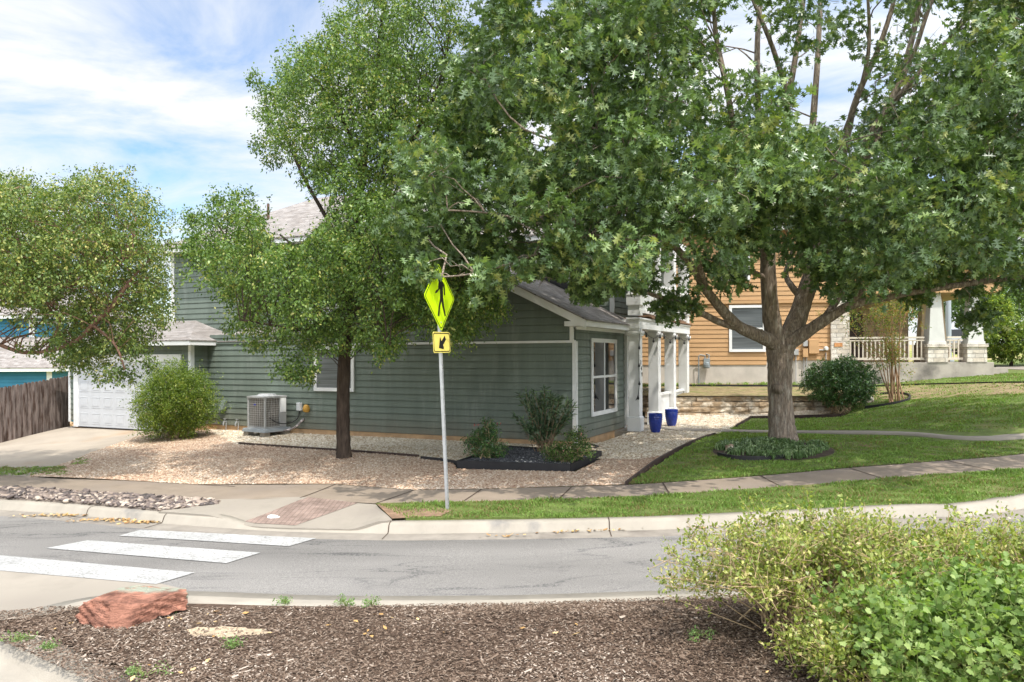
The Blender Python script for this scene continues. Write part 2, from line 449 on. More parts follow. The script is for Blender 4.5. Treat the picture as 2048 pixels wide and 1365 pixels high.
def drape(name, poly, fun, mat, step=.45, off=0.0, kind='structure', skirt=0.0):
    """a sheet with the outline POLY (x, y), cut along a grid and laid on the height function"""
    bm = bmesh.new()
    vs = [bm.verts.new((x, y, 0)) for x, y in poly]
    bm.faces.new(vs)
    xs = [p[0] for p in poly]; ys = [p[1] for p in poly]
    for ax, lo, hi in ((0, min(xs), max(xs)), (1, min(ys), max(ys))):
        k = math.floor(lo / step) + 1
        while k * step < hi:
            co = [0, 0, 0]; no = [0, 0, 0]; co[ax] = k * step; no[ax] = 1
            bmesh.ops.bisect_plane(bm, geom=bm.verts[:] + bm.edges[:] + bm.faces[:], dist=1e-5, plane_co=co, plane_no=no)
            k += 1
    bmesh.ops.triangulate(bm, faces=bm.faces[:])
    P = np.array([(v.co.x, v.co.y) for v in bm.verts])
    Z = fun(P[:, 0], P[:, 1]) + off
    for v, z in zip(bm.verts, Z): v.co.z = z
    if skirt:
        e = [x for x in bm.edges if x.is_boundary]
        r = bmesh.ops.extrude_edge_only(bm, edges=e)
        for v in r['geom']:
            if isinstance(v, bmesh.types.BMVert): v.co.z -= skirt
    bmesh.ops.recalc_face_normals(bm, faces=bm.faces[:])
    for f in bm.faces:
        if f.normal.z < -.5: f.normal_flip()
    me = bpy.data.meshes.new(name); bm.to_mesh(me); bm.free()
    o = link_mesh(name, me, mat)
    return tag(o, kind=kind)
def smooth_path(pts, n=6):
    """Catmull-Rom through 2-D or 3-D points"""
    P = [np.array(p, float) for p in pts]; out = []
    for i in range(len(P) - 1):
        a, b, c, d = P[max(i - 1, 0)], P[i], P[i + 1], P[min(i + 2, len(P) - 1)]
        for k in range(n):
            t = k / n
            out.append(.5 * (2 * b + (c - a) * t + (2 * a - 5 * b + 4 * c - d) * t * t + (3 * b - a - 3 * c + d) * t ** 3))
    out.append(P[-1]); return [tuple(p) for p in out]
def sweep(name, path, prof, base, mat, hf=None, kind='structure', parent=None, smooth=True):
    """PROF: (offset to the side left of the walk, height) along PATH (x, y); BASE(x, y) heights; HF(i, x, y) scales the heights"""
    P = np.array([p[:2] for p in path]); T = np.gradient(P, axis=0); T = unit(T); Nn = np.stack([-T[:, 1], T[:, 0]], 1)
    k = len(prof); V = []
    for i in range(len(P)):
        z0 = float(base(P[i, 0], P[i, 1])); h = hf(P[i, 0], P[i, 1]) if hf else 1
        for o, z in prof:
            q = P[i] + Nn[i] * o
            V.append((q[0], q[1], z0 + (z * h if z > 0 else z)))
    F = [(i * k + j, (i + 1) * k + j, (i + 1) * k + j + 1, i * k + j + 1) for i in range(len(P) - 1) for j in range(k - 1)]
    o = np_mesh(name, V, F, mat, parent, smooth=False)
    return tag(o, kind=kind) if kind else o

# ---- ground to the horizon
gx = np.unique(np.r_[np.arange(-24, 32, .8), -np.geomspace(25, 900, 22), np.geomspace(33, 900, 22)])
gy = np.unique(np.r_[np.arange(-6, 56, .8), -np.geomspace(7, 300, 10), np.geomspace(57, 1000, 24)])
GX, GY = np.meshgrid(gx, gy)
d = np.sqrt(GX ** 2 + (GY - 20) ** 2)
cl = np.minimum(1, 70 / np.maximum(d, 1))
GZ = land(GX * cl, 20 + (GY - 20) * cl) - .30
GZ = np.where(GY < 9.5, np.minimum(GZ, -.45), GZ)
GZ = np.where(d > 60, GZ + .27 * np.minimum(1, (d - 60) / 20), GZ)
nx = len(gx)
F = [(j * nx + i, j * nx + i + 1, (j + 1) * nx + i + 1, (j + 1) * nx + i) for j in range(len(gy) - 1) for i in range(nx - 1)]
FIELD = mat('dry_meadow', (.20, .215, .05), .95, vary=.3, vscale=.6, col2=(.30, .24, .11), c2=(.45, .6), c2scale=.15, bump=.6, bscale=9)
tag(np_mesh('ground', np.stack([GX, GY, GZ], -1).reshape(-1, 3), F, FIELD, smooth=True), kind='structure')

# ---- road with its concrete gutters
def asphalt():
    m = mat('worn_asphalt', (.185, .174, .160), .88, vary=.38, vscale=75, bump=.8, bscale=120, bdist=.012, detail=3)
    N, L = m.node_tree.nodes, m.node_tree.links
    b = N['Principled BSDF']; old = b.inputs['Base Color'].links[0].from_socket
    t = N.new('ShaderNodeTexCoord')
    # tar seal streaks that wander along the road
    mp = N.new('ShaderNodeMapping'); mp.inputs['Scale'].default_value = (.34, 1.55, 1); L.new(t.outputs['Object'], mp.inputs[0])
    n = N.new('ShaderNodeTexNoise'); n.inputs['Scale'].default_value = .9; n.inputs['Detail'].default_value = 3; n.inputs['Roughness'].default_value = .5; n.inputs['Distortion'].default_value = .5
    L.new(mp.outputs[0], n.inputs['Vector'])
    s = N.new('ShaderNodeMath'); s.operation = 'SUBTRACT'; s.inputs[1].default_value = .5; L.new(n.outputs['Fac'], s.inputs[0])
    a = N.new('ShaderNodeMath'); a.operation = 'ABSOLUTE'; L.new(s.outputs[0], a.inputs[0])
    r = N.new('ShaderNodeValToRGB'); r.color_ramp.elements[0].position = 0; r.color_ramp.elements[1].position = .030
    r.color_ramp.elements[0].color = (1, 1, 1, 1); r.color_ramp.elements[1].color = (0, 0, 0, 1); L.new(a.outputs[0], r.inputs[0])
    n2 = N.new('ShaderNodeTexNoise'); n2.inputs['Scale'].default_value = .55; n2.inputs['Detail'].default_value = 5; L.new(t.outputs['Object'], n2.inputs['Vector'])
    r2 = N.new('ShaderNodeValToRGB'); r2.color_ramp.elements[0].position = .40; r2.color_ramp.elements[1].position = .56; L.new(n2.outputs['Fac'], r2.inputs[0])
    n3 = N.new('ShaderNodeTexNoise'); n3.inputs['Scale'].default_value = 30; n3.inputs['Detail'].default_value = 4; L.new(t.outputs['Object'], n3.inputs['Vector'])
    r3 = N.new('ShaderNodeValToRGB'); r3.color_ramp.elements[0].position = .38; r3.color_ramp.elements[1].position = .6; L.new(n3.outputs['Fac'], r3.inputs[0])
    k = N.new('ShaderNodeMath'); k.operation = 'MULTIPLY'; L.new(r.outputs[0], k.inputs[0]); L.new(r2.outputs[0], k.inputs[1])
    k2 = N.new('ShaderNodeMath'); k2.operation = 'MULTIPLY'; L.new(k.outputs[0], k2.inputs[0]); L.new(r3.outputs[0], k2.inputs[1])
    x = N.new('ShaderNodeMixRGB'); L.new(k2.outputs[0], x.inputs[0]); L.new(old, x.inputs[1]); x.inputs[2].default_value = (.075, .073, .072, 1)
    # broad lighter and darker lanes
    n4 = N.new('ShaderNodeTexNoise'); n4.inputs['Scale'].default_value = .5; n4.inputs['Detail'].default_value = 4; L.new(mp.outputs[0], n4.inputs['Vector'])
    q = N.new('ShaderNodeMapRange'); q.inputs['From Min'].default_value = .3; q.inputs['From Max'].default_value = .7
    q.inputs['To Min'].default_value = .78; q.inputs['To Max'].default_value = 1.22; L.new(n4.outputs['Fac'], q.inputs[0])
    y = N.new('ShaderNodeMixRGB'); y.blend_type = 'MULTIPLY'; y.inputs[0].default_value = 1; L.new(x.outputs[0], y.inputs[1]); L.new(q.outputs[0], y.inputs[2])
    L.new(y.outputs[0], b.inputs['Base Color'])
    return m
ASPH = asphalt()
far_edge = [(-24, 17.5), (-14, 14.2)] + xy([RD(*p) for p in ((0, 1032), (289, 1058), (508, 1074), (633, 1078), (800, 1081), (1000, 1079), (1223, 1075), (1395, 1070), (1844, 1047), (2048, 1035))]) + [(14, 13.9), (24, 17.5)]
far_edge = smooth_path(far_edge, 5)
zroad = lambda x, y: zr(x) + 0 * np.asarray(y)
near_edge = xy([RD(*p) for p in ((0, 1141), (312, 1170), (375, 1183), (700, 1194), (1212, 1194), (1310, 1195), (1700, 1190), (2048, 1180))]) + [(14, 9.5), (24, 12.5)]
near_edge = [(-24, 13), (-14, 11)] + near_edge
drape('road', far_edge + near_edge[::-1], zroad, ASPH, .6, .0)
cg = xy([RD(*p) for p in ((0, 1135), (312, 1166), (372, 1180), (375, 1187))])
drape('gutter', [(-24, 13), (-14, 11.0)] + cg + [(-4.0, 7.7), (-6.2, 6.9), (-4.9, 5.4), (-2.2, 3.4), (-5, 1), (-30, 4)], zroad, CONC, .8, .004)

PAINT = mat('worn_white_road_paint', (.355, .35, .335), .75, vary=.16, vscale=2.2, col2=(.20, .19, .175), c2=(.51, .65), c2scale=26, bump=.3, bscale=150)
bm_ = MB()
for bar in (((281, 1061), (633, 1078), (578, 1094), (238, 1073)), ((176, 1082), (521, 1107), (453, 1128), (92, 1098)), ((-80, 1105), (390, 1147), (312, 1170), (-180, 1127))):
    q = [RD(*p) for p in bar]
    n = 8
    for i in range(n):
        a, b, c, d_ = [q[0].lerp(q[1], i / n), q[0].lerp(q[1], (i + 1) / n), q[3].lerp(q[2], (i + 1) / n), q[3].lerp(q[2], i / n)]
        bm_.face([(p.x, p.y, float(zr(p.x)) + .009) for p in (d_, c, b, a)])
tag(bm_.build('crosswalk', PAINT), kind='structure')

# far kerb: gutter pan, rolled face, top; it dips where the ramp comes down
rx = [RD(p, 1060).x for p in (395, 500, 700, 774)]
def dip(x, y):
    if x <= rx[0] or x >= rx[3]: return 1
    if rx[1] <= x <= rx[2]: return .12
    t = (rx[1] - x) / (rx[1] - rx[0]) if x < rx[1] else (x - rx[2]) / (rx[3] - rx[2])
    return .12 + .88 * t * t * (3 - 2 * t)
KERB = mat('kerb_concrete', (.30, .268, .22), .9, vary=.13, vscale=2, col2=(.20, .185, .165), c2=(.60, .72), c2scale=1.4, bump=.25, bscale=90, stretch=(1, 1, .5))
KP = [(.33, -.02), (.33, .012), (.36, .03), (.40, .115), (.45, .148), (.62, .155), (.62, -.2)]
sweep('curb', smooth_path(far_edge, 2), KP, zroad, KERB, dip)
PAN = mat('gutter_pan_concrete', (.215, .19, .158), .9, vary=.16, vscale=3, col2=(.15, .13, .11), c2=(.5, .7), c2scale=1.3, bump=.25, bscale=90)
sweep('gutter', smooth_path(far_edge, 2), [(-.02, -.05), (-.01, .008), (.335, .013)], zroad, PAN)
fe_ = np.array(far_edge); ft_ = unit(np.gradient(fe_, axis=0))
cj = MB()
for px_ in (60, 285, 777, 1222, 1640):
    x_ = RD(px_, 1065).x; i_ = int(np.argmin(abs(fe_[:, 0] - x_))); p_, t_ = fe_[i_], ft_[i_]; n_ = np.array([-t_[1], t_[0]]); h_ = dip(x_, 0)
    pr_ = [(-.0, .012)] + [(o, z * h_ + .004 if z > .02 else .017) for o, z in KP[0:6]]
    for (o0, z0), (o1, z1) in zip(pr_[:-1], pr_[1:]):
        q = [p_ + n_ * (o - (.003 if z > .02 else 0)) + t_ * w for o, z, w in ((o0, z0, -.008), (o0, z0, .008), (o1, z1, .008), (o1, z1, -.008))]
        zb = float(zr(x_)); cj.face([(*q[0], zb + z0), (*q[1], zb + z0), (*q[2], zb + z1), (*q[3], zb + z1)])
tag(cj.build('curb_joint', SOIL), kind='structure')
kt = [RD(*p) for p in ((2048, 1035), (1500, 1062))]
# island kerb
isl = [(16, 10.6), (9, 8.55)] + xy([onz(*p, .12) for p in ((2048, 1182), (1700, 1192), (1310, 1196), (700, 1195), (400, 1184), (300, 1182), (176, 1190), (60, 1215))]) + [(-5.75, 7.35), (-5.85, 6.9)] + xy([onz(*p, .15) for p in ((0, 1276), (110, 1325), (212, 1372))]) + [(-1.2, 4.4), (2, 3.2)]
isl_s = smooth_path(isl, 6)
sweep('curb', isl_s, [(.30, -.1), (.30, .115), (.18, .122), (.05, .118), (0, .10), (-.05, .03), (-.09, .004), (-.45, .006), (-.45, -.1)], zroad, KERB)
# ---- mulch bed on the island
MULCH = mat('brown_wood_mulch', (.095, .062, .043), .95, vary=.55, vscale=16, col2=(.07, .042, .026), c2=(.5, .68), c2scale=1.3, bump=1, bscale=45, bdist=.03)
_P = np.array(isl_s); _T = unit(np.gradient(_P, axis=0)); _I = _P + np.stack([-_T[:, 1], _T[:, 0]], 1) * .27
mulch_poly = [tuple(p) for p in _I] + [(5, 1.5), (12, 3), (18, 7)]
drape('mulch', mulch_poly, island, MULCH, .22, 0)

# ---- footway, ramp, verge, beds, lawn
walk_top = [(-24, 19.2), (-15, 16.6)] + xy([L_(*p) for p in ((0, 953), (117, 959), (273, 964), (390, 971), (540, 971), (672, 970), (760, 977), (829, 982), (973, 980), (1243, 972), (1300, 969), (1500, 955), (1800, 930), (2048, 909))]) + [(14, 17.4), (24, 21.5)]
walk_bot = [(-24, 17.9), (-15, 15.3)] + xy([L_(*p) for p in ((0, 976), (273, 992), (430, 1002), (600, 998), (672, 1004), (751, 1009), (981, 1005), (1300, 994), (1500, 980), (1800, 958), (2048, 940))]) + [(14, 15.9), (24, 20)]
drape('sidewalk', walk_top + walk_bot[::-1], land, WALKC, .5, .012)
ramp = xy([L_(*p) for p in ((430, 1001), (600, 996), (672, 1002), (751, 1008), (784, 1041))]) + [(p[0], p[1] + .47) for p in far_edge[::-1] if L_(281, 1030).x < p[0] < L_(784, 1041).x]
def rampz(x, y):
    x, y = np.asarray(x, float), np.asarray(y, float)
    e = np.interp(x, [p[0] for p in far_edge], [p[1] for p in far_edge]) + .52
    t = np.clip((y - e) / 1.5, 0, 1)
    f = np.array([dip(float(a), 0) for a in np.atleast_1d(x)]).reshape(x.shape)
    lo = zr(x) + .004 + .155 * f
    return np.minimum(lo + (np.maximum(land(x, y), lo) - lo) * t, land(x, y) + .02) * 1
drape('sidewalk', ramp, rampz, CONC, .25, .016, skirt=.1)
PAVER = brick_mat('red_tactile_pavers', (.225, .16, .13), (.265, .195, .16), (.16, .12, .10), .08, .08, .008, coords='Object', vary=.3, vscale=4, off=0)
drape('brick_ramp', xy([onfun(*p, rampz, 9) for p in ((617, 997), (715, 1009), (590, 1054), (487, 1046))]), rampz, PAVER, .25, .022)
jm = MB()
for a, b in (((672, 970), (600, 998)), ((829, 982), (751, 1009)), ((965, 979), (925, 1006)), ((1143, 976), (1118, 1000)), ((1325, 967), (1340, 991)), ((1520, 953), (1562, 975)), ((1700, 938), (1775, 962)), ((1890, 922), (1990, 944)), ((390, 971), (470, 975))):
    A, B = L_(*a), L_(*b)
    s = (B - A).cross(Vector((0, 0, 1))).normalized() * .014
    for i in range(4):
        q = [A.lerp(B, i / 4) - s, A.lerp(B, (i + 1) / 4) - s, A.lerp(B, (i + 1) / 4) + s, A.lerp(B, i / 4) + s]
        jm.face([(p.x, p.y, float(land(p.x, p.y)) + .018) for p in q])
tag(jm.build('sidewalk_joint', SOIL), kind='structure')

GRASS = mat('lawn_turf', (.125, .165, .04), .95, vary=.35, vscale=2.2, col2=(.19, .15, .07), c2=(.54, .70), c2scale=.8, bump=1, bscale=40, bdist=.04)
kerb_back = [(p[0] - .0, p[1] + .60) for p in far_edge]
verge = xy([L_(*p) for p in ((751, 1009), (981, 1005), (1300, 994), (1500, 980), (1800, 958), (2048, 940))]) + [(14, 15.9), (24, 20)] + [p for p in kerb_back[::-1] if L_(782, 1043).x < p[0] < 23]
drape('verge', verge, land, GRASS, .35, .02, skirt=.3)
lawn = xy([L_(*p) for p in ((1251, 970), (1300, 968), (1500, 954), (1800, 929), (2048, 908))]) + [(14, 17.5), (24, 21.6), (60, 30), (60, 48), (30, 42), (19.4, 38), (19.2, 29.6), (12.8, 29.9), (11.6, 26.2), (10.9, 24.3)] + xy([L_(*p) for p in ((1690, 834), (1500, 838), (1470, 855), (1430, 870))])
DIRT = mat('bare_reddish_soil', (.21, .135, .085), .95, vary=.35, vscale=9, bump=.7)
drape('bare_soil', xy([L_(*p) for p in ((754, 1012), (800, 1018), (860, 1016), (905, 1024), (880, 1036), (784, 1041))]), land, DIRT, .3, .026)
drape('lawn', lawn, land, GRASS, .5, .015)
wk = smooth_path([tuple(L_(*p)) for p in ((1290, 856), (1380, 861), (1480, 864), (1620, 866), (1800, 867), (2048, 871))] + [(20, 19.0, 1.0)], 6)
sweep('path', [p[:2] for p in wk], [(-.36, -.03), (-.36, .03), (.36, .03), (.36, -.03)], land, CONC)
PINK = stone_mat('pink_river_gravel', [(0, (.32, .215, .15)), (.35, (.40, .29, .205)), (.7, (.49, .39, .295)), (1, (.27, .18, .12))], 24)
TAN = stone_mat('tan_limestone_gravel', [(0, (.45, .36, .25)), (.4, (.55, .46, .34)), (.75, (.68, .60, .49)), (1, (.33, .25, .17))], 20)
BLK = stone_mat('black_pebbles', [(0, (.05, .05, .055)), (.6, (.10, .10, .11)), (.93, (.16, .16, .17)), (1, (.5, .48, .45))], 26)
pink = xy([L_(*p) for p in ((60, 955), (273, 964), (390, 971), (672, 970), (829, 982), (973, 980), (1251, 971), (1330, 912), (1278, 921), (1205, 919), (1150, 946), (912, 940), (905, 926), (838, 917), (475, 891), (418, 862), (365, 858), (290, 868), (180, 908), (110, 935))])
drape('gravel', pink, land, PINK, .4, .020)
tan = xy([L_(*p) for p in ((475, 891), (838, 917), (905, 926), (1000, 915), (1205, 919), (1278, 921), (1330, 912), (1430, 871), (1470, 856), (1500, 838))]) + [(10.9, 24.4), (9.5, 25.7), (5.5, 26.2), (4.0, 22.5), (2.2, 18.9), (1.2, 18.8), (-3, 20.9), (-9.8, 24.0)] + xy([L_(418, 862)])
drape('gravel', tan, land, TAN, .4, .012)
drv = [(-24, 19.2), (-15, 16.6)] + xy([L_(*p) for p in ((0, 952), (75, 956), (112, 934), (182, 907), (292, 867), (372, 857))]) + [(-10.6, 24.4), (-15.5, 26.6)] + xy([L_(*p) for p in ((145, 853), (0, 886))]) + [(-24, 23.8)]
drape('driveway', drv, land, DRIVEC, .5, .008)
DRY = mat('dry_straw_turf', (.215, .165, .085), .95, vary=.4, vscale=5, col2=(.14, .15, .045), c2=(.5, .64), c2scale=1.6, bump=.8, bscale=30)
drape('yard', [(2.5, 25.9), (6, 25.62), (11.4, 25.3), (12.6, 26.6), (13.1, 29.8), (5.2, 31.2), (2.5, 31.5)], bench, DRY, .5, .02)
drape('dry_grass', xy([L_(*p) for p in ((1700, 812), (1760, 800), (1830, 800), (1900, 797), (2060, 790), (2060, 767), (1950, 769), (1850, 771), (1700, 778))]), land, DRY, .5, .024)
drape('path', xy([L_(*p) for p in ((1992, 739), (2070, 742), (2070, 734), (1992, 733))]), land, CONC, .8, .03)
bedp = [tuple(L_(*p))[:2] for p in ((915, 934), (1140, 942), (1202, 914), (1010, 903))]
drape('planting_bed', bedp, land, BLK, .3, .10)
cob = [(-15, 15.3)] + xy([L_(*p) for p in ((0, 977), (273, 993), (440, 1004), (430, 1010), (330, 1022))]) + [(p[0], p[1] + .60) for p in far_edge[::-1] if -14 < p[0] < L_(290, 1030).x]
drape('cobble_bed', cob, land, mat('grey_brown_grit', (.21, .17, .14), .95, vary=.4, vscale=14, bump=.6), .5, .01, skirt=.2)

# ------------------------------------------------------------------ loose ground cover: far too many to count, one object each
rng = np.random.default_rng(7)
def scatter(poly, n, fall=None, rej=None):
    xs = [p[0] for p in poly]; ys = [p[1] for p in poly]
    out = []
    got = 0
    while got < n:
        P = rng.uniform((min(xs), min(ys)), (max(xs), max(ys)), (n * 3, 2))
        k = in_poly(P, poly)
        if fall: k &= rng.random(len(P)) < np.minimum(1, (fall / P[:, 1]) ** 2.2)
        if rej is not None: k &= ~rej(P)
        P = P[k]; out.append(P); got += len(P)
        if len(P) == 0: break
    return np.concatenate(out)[:n]
def blades(name, poly, n, fun, h, mat, fall=13, off=.02, rej=None, w=.009, lean=1.1):
    P = scatter(poly, n, fall, rej); n = len(P)
    z = fun(P[:, 0], P[:, 1]) + off
    a = rng.uniform(0, 2 * np.pi, n); s = np.clip(P[:, 1] / 14, .8, 2)
    H = h * rng.uniform(.5, 1.25, n) * (1 + .55 * np.sin(P[:, 0] * 4.7 + 2 * np.sin(P[:, 1] * 3.1)) * np.sin(P[:, 1] * 7.3 + P[:, 0])); W = w * s * rng.uniform(.7, 1.3, n)
    dx, dy = np.cos(a), np.sin(a); b = rng.uniform(0, 2 * np.pi, n); l = lean * H * rng.random(n)
    B = np.stack([P[:, 0], P[:, 1], z - .01], 1)
    side = np.stack([dx, dy, 0 * dx], 1) * W[:, None]
    tip = B + np.stack([np.cos(b) * l, np.sin(b) * l, H], 1)
    midp = B + np.stack([np.cos(b) * l * .3, np.sin(b) * l * .3, H * .6], 1)
    V = np.stack([B - side, B + side, midp + side * .8, tip, midp - side * .8], 1).reshape(-1, 3)
    i = np.arange(n)[:, None] * 5
    F = np.concatenate([i + [[0, 1, 2]], i + [[0, 2, 4]], i + [[4, 2, 3]]])
    r = np.repeat(rng.random(n), 5)
    return tag(np_mesh(name, V, F, mat, rnd=r), kind='stuff')
GB = leaf_mat('grass_blades', [(0, (.24, .17, .08)), (.12, (.17, .17, .05)), (.3, (.115, .18, .04)), (.7, (.15, .25, .05)), (1, (.25, .36, .085))], .6, .25, .3, .7)
ring_c = L_(1545, 902)
def in_ring(P): return ((P[:, 0] - ring_c.x) / 1.32) ** 2 + ((P[:, 1] - ring_c.y) / 1.15) ** 2 < 1
pw = np.array([p[:2] for p in wk])
def on_walk(P): return (((P[:, None] - pw[None]) ** 2).sum(-1).min(1) < .3)
patchy = lambda P: (np.sin(P[:, 0] * 1.9 + 2 * np.sin(P[:, 1] * 1.3)) + np.sin(P[:, 1] * 2.7 + P[:, 0] * .8) + rng.normal(size=len(P)) * .5) > 1.62
bare = lambda P: patchy(P) | (rng.random(len(P)) < .75 * np.exp(-(((P[:, 0] - L_(850, 1028).x) / 1.0) ** 2 + ((P[:, 1] - L_(850, 1028).y) / .35) ** 2)))
blades('grass', verge, 70000, land, .048, GB, 12, .015, bare)
blades('grass', [p for p in lawn if p[0] < 25 and p[1] < 34] , 120000, land, .045, GB, 14, .01, lambda P: in_ring(P) | on_walk(P) | patchy(P) | (in_poly(proj(np.c_[P, land(P[:, 0], P[:, 1])]), [(1640, 790), (2100, 790), (2100, 760), (1640, 760)]) & (rng.random(len(P)) < .6)))
tag(bpy.data.objects['grass'], 'rough green grass on the strip between sidewalk and curb', 'grass')
tag(bpy.data.objects['grass.001'], 'mown lawn grass around the big oak', 'grass')

def lumps(name, poly, n, fun, size, mat, flat=.6, fall=None, off=0.0, rej=None, elong=1.5):
    P = scatter(poly, n, fall, rej); n = len(P)
    t = np.array([(1, 0, 0), (.3, .9, .1), (-.8, .5, 0), (-.7, -.6, .1), (.35, -.85, 0), (.1, .05, .75), (0, 0, -.5)], float)
    f = np.array([(0, 1, 5), (1, 2, 5), (2, 3, 5), (3, 4, 5), (4, 0, 5)])
    T = t[None] * rng.uniform(.75, 1.25, (n, 7, 1)) * np.stack([np.full(n, 1.0), rng.uniform(1 / elong, 1, n), rng.uniform(flat * .6, flat * 1.3, n)], -1)[:, None]
    s = size * rng.uniform(.55, 1.35, n); a = rng.uniform(0, 6.283, n); tl = rng.uniform(-.35, .35, n)
    x = T[..., 0] * np.cos(a)[:, None] - T[..., 1] * np.sin(a)[:, None]; y = T[..., 0] * np.sin(a)[:, None] + T[..., 1] * np.cos(a)[:, None]
    z = T[..., 2] + x * tl[:, None]
    V = np.stack([P[:, :1] + x * s[:, None], P[:, 1:] + y * s[:, None], (fun(P[:, 0], P[:, 1]) + off)[:, None] + z * s[:, None]], -1)
    F = (np.arange(n)[:, None, None] * 7 + f[None]).reshape(-1, 3)
    return tag(np_mesh(name, V.reshape(-1, 3), F, mat, rnd=np.repeat(rng.random(n), 7), smooth=False), kind='stuff')
def cobbles(name, poly, n, fun, size, mat):
    bm = bmesh.new(); bmesh.ops.create_icosphere(bm, subdivisions=2, radius=1)
    V0 = np.array([v.co[:] for v in bm.verts]); F0 = np.array([[v.index for v in f.verts] for f in bm.faces]); bm.free()
    P = scatter(poly, n); n = len(P); k = len(V0)
    sc = np.stack([rng.uniform(.8, 1.4, n), rng.uniform(.6, 1.0, n), rng.uniform(.32, .55, n)], 1) * (size * rng.lognormal(-.1, .28, n))[:, None]
    W = V0[None] * sc[:, None] * (1 + .14 * np.sin(V0[None, :, :1] * 2.3 + rng.uniform(0, 6, (n, 1, 1))))
    a = rng.uniform(0, 6.283, (n, 1)); t = rng.normal(size=(n, 1)) * .35
    x = W[..., 0] * np.cos(a) - W[..., 1] * np.sin(a); y = W[..., 0] * np.sin(a) + W[..., 1] * np.cos(a); z = W[..., 2] + x * t
    V = np.stack([P[:, :1] + x, P[:, 1:] + y, (fun(P[:, 0], P[:, 1]) + .012 + rng.uniform(0, .03, n))[:, None] + z], -1)
    return tag(np_mesh(name, V.reshape(-1, 3), (np.arange(n)[:, None, None] * k + F0[None]).reshape(-1, 3), mat, rnd=np.repeat(rng.random(n), k), smooth=True), kind='stuff')
def rnd_mat(name, cols, rough=.85, spec=.2):
    m = leaf_mat(name, cols, rough, spec, 0.0, .5); return m
PINKS = rnd_mat('pink_gravel_stones', [(0, (.24, .145, .095)), (.3, (.38, .255, .17)), (.65, (.49, .365, .26)), (1, (.62, .52, .41))])
TANS = rnd_mat('tan_gravel_stones', [(0, (.32, .23, .15)), (.3, (.48, .38, .26)), (.65, (.60, .52, .39)), (1, (.76, .69, .58))])
house_x = lambda P: (P[:, 0] - 1.54) * .4286 + (P[:, 1] - 18.5) * .9035 > -.06
housein = lambda P: house_x(P) & ((P[:, 0] - 1.54) * .9035 - (P[:, 1] - 18.5) * .4286 < .05)
tag(lumps('pink_gravel_stones', pink, 42000, land, .026, PINKS, .7, 15, .02, lambda P: in_poly(P, bedp)), 'loose pinkish gravel stones between the sidewalk and steel edging', 'gravel')
tag(lumps('tan_gravel_stones', tan, 22000, land, .032, TANS, .7, 17, .012, lambda P: in_poly(P, bedp) | housein(P)), 'loose tan gravel stones along the house wall', 'gravel')
RIV = rnd_mat('river_cobbles', [(0, (.045, .038, .035)), (.35, (.105, .082, .074)), (.6, (.175, .135, .112)), (.85, (.28, .22, .175)), (1, (.40, .335, .27))], .6, .35)
tag(cobbles('river_stones', cob, 3600, land, .047, RIV), 'grey and mauve river cobbles beside the curb', 'stones')
CHIP = rnd_mat('wood_chips', [(0, (.035, .022, .014)), (.35, (.095, .062, .042)), (.72, (.165, .118, .085)), (.95, (.25, .195, .15)), (1, (.38, .315, .255))])
sand_c = onfun(452, 1264, island, 4.5)
sand_p = [(sand_c.x + .36 * r_ * math.cos(t), sand_c.y + .13 * r_ * math.sin(t)) for t, r_ in zip(np.linspace(0, 6.283, 22)[:-1], np.random.default_rng(4).uniform(.7, 1.2, 21))]
drape('sand', sand_p, island, mat('dry_straw_and_sand', (.40, .31, .21), .95, vary=.35, vscale=14, bump=.8, bscale=60), .12, .004)
def chips(name, poly, n, fun, mat, L=.030, w=.0048):
    P = scatter(poly, n, 5.0, lambda P: in_poly(P, sand_p) & (rng.random(len(P)) < .85)); n = len(P)
    a = rng.uniform(0, 6.283, n); s = rng.lognormal(-.35, .5, n) * L; ww = w * rng.uniform(.5, 1.6, n); p = rng.uniform(-.35, .35, n)
    d = np.stack([np.cos(a) * np.cos(p), np.sin(a) * np.cos(p), np.sin(p)], 1) * s[:, None] / 2
    q = np.stack([-np.sin(a), np.cos(a), rng.uniform(-.6, .6, n)], 1) * ww[:, None]
    C = np.stack([P[:, 0], P[:, 1], fun(P[:, 0], P[:, 1]) + rng.uniform(.002, .018, n)], 1)
    up = np.array([0, 0, .5]) * ww[:, None]
    V = np.stack([C - d - q, C + d - q * .6, C + d * .9 + q * .7, C - d * .9 + q, C + up * 1.4], 1).reshape(-1, 3)
    i = np.arange(n)[:, None] * 5
    F = np.concatenate([i + [[0, 1, 4]], i + [[1, 2, 4]], i + [[2, 3, 4]], i + [[3, 0, 4]]])
    return tag(np_mesh(name, V, F, mat, rnd=np.repeat(rng.random(n), 5)), kind='stuff')
mview = [(-5.6, 7.3), (-4.6, 6.7), (-3, 5.6), (-3.5, 4.8), (5.5, 4.8), (6.5, 7.6), (4, 7.6), (0, 7.55), (-3.3, 7.55), (-4.6, 7.65)]
tag(chips('mulch_chips', mview, 130000, island, CHIP), 'shredded brown wood mulch covering the traffic island', 'mulch')
tag(chips('mulch_chips', mview, 1300, island, CHIP, .085, .008), 'larger splinters of bark strewn over the mulch', 'mulch')
LIT = rnd_mat('dry_leaf_litter', [(0, (.22, .12, .05)), (.5, (.42, .26, .10)), (1, (.55, .40, .20))])
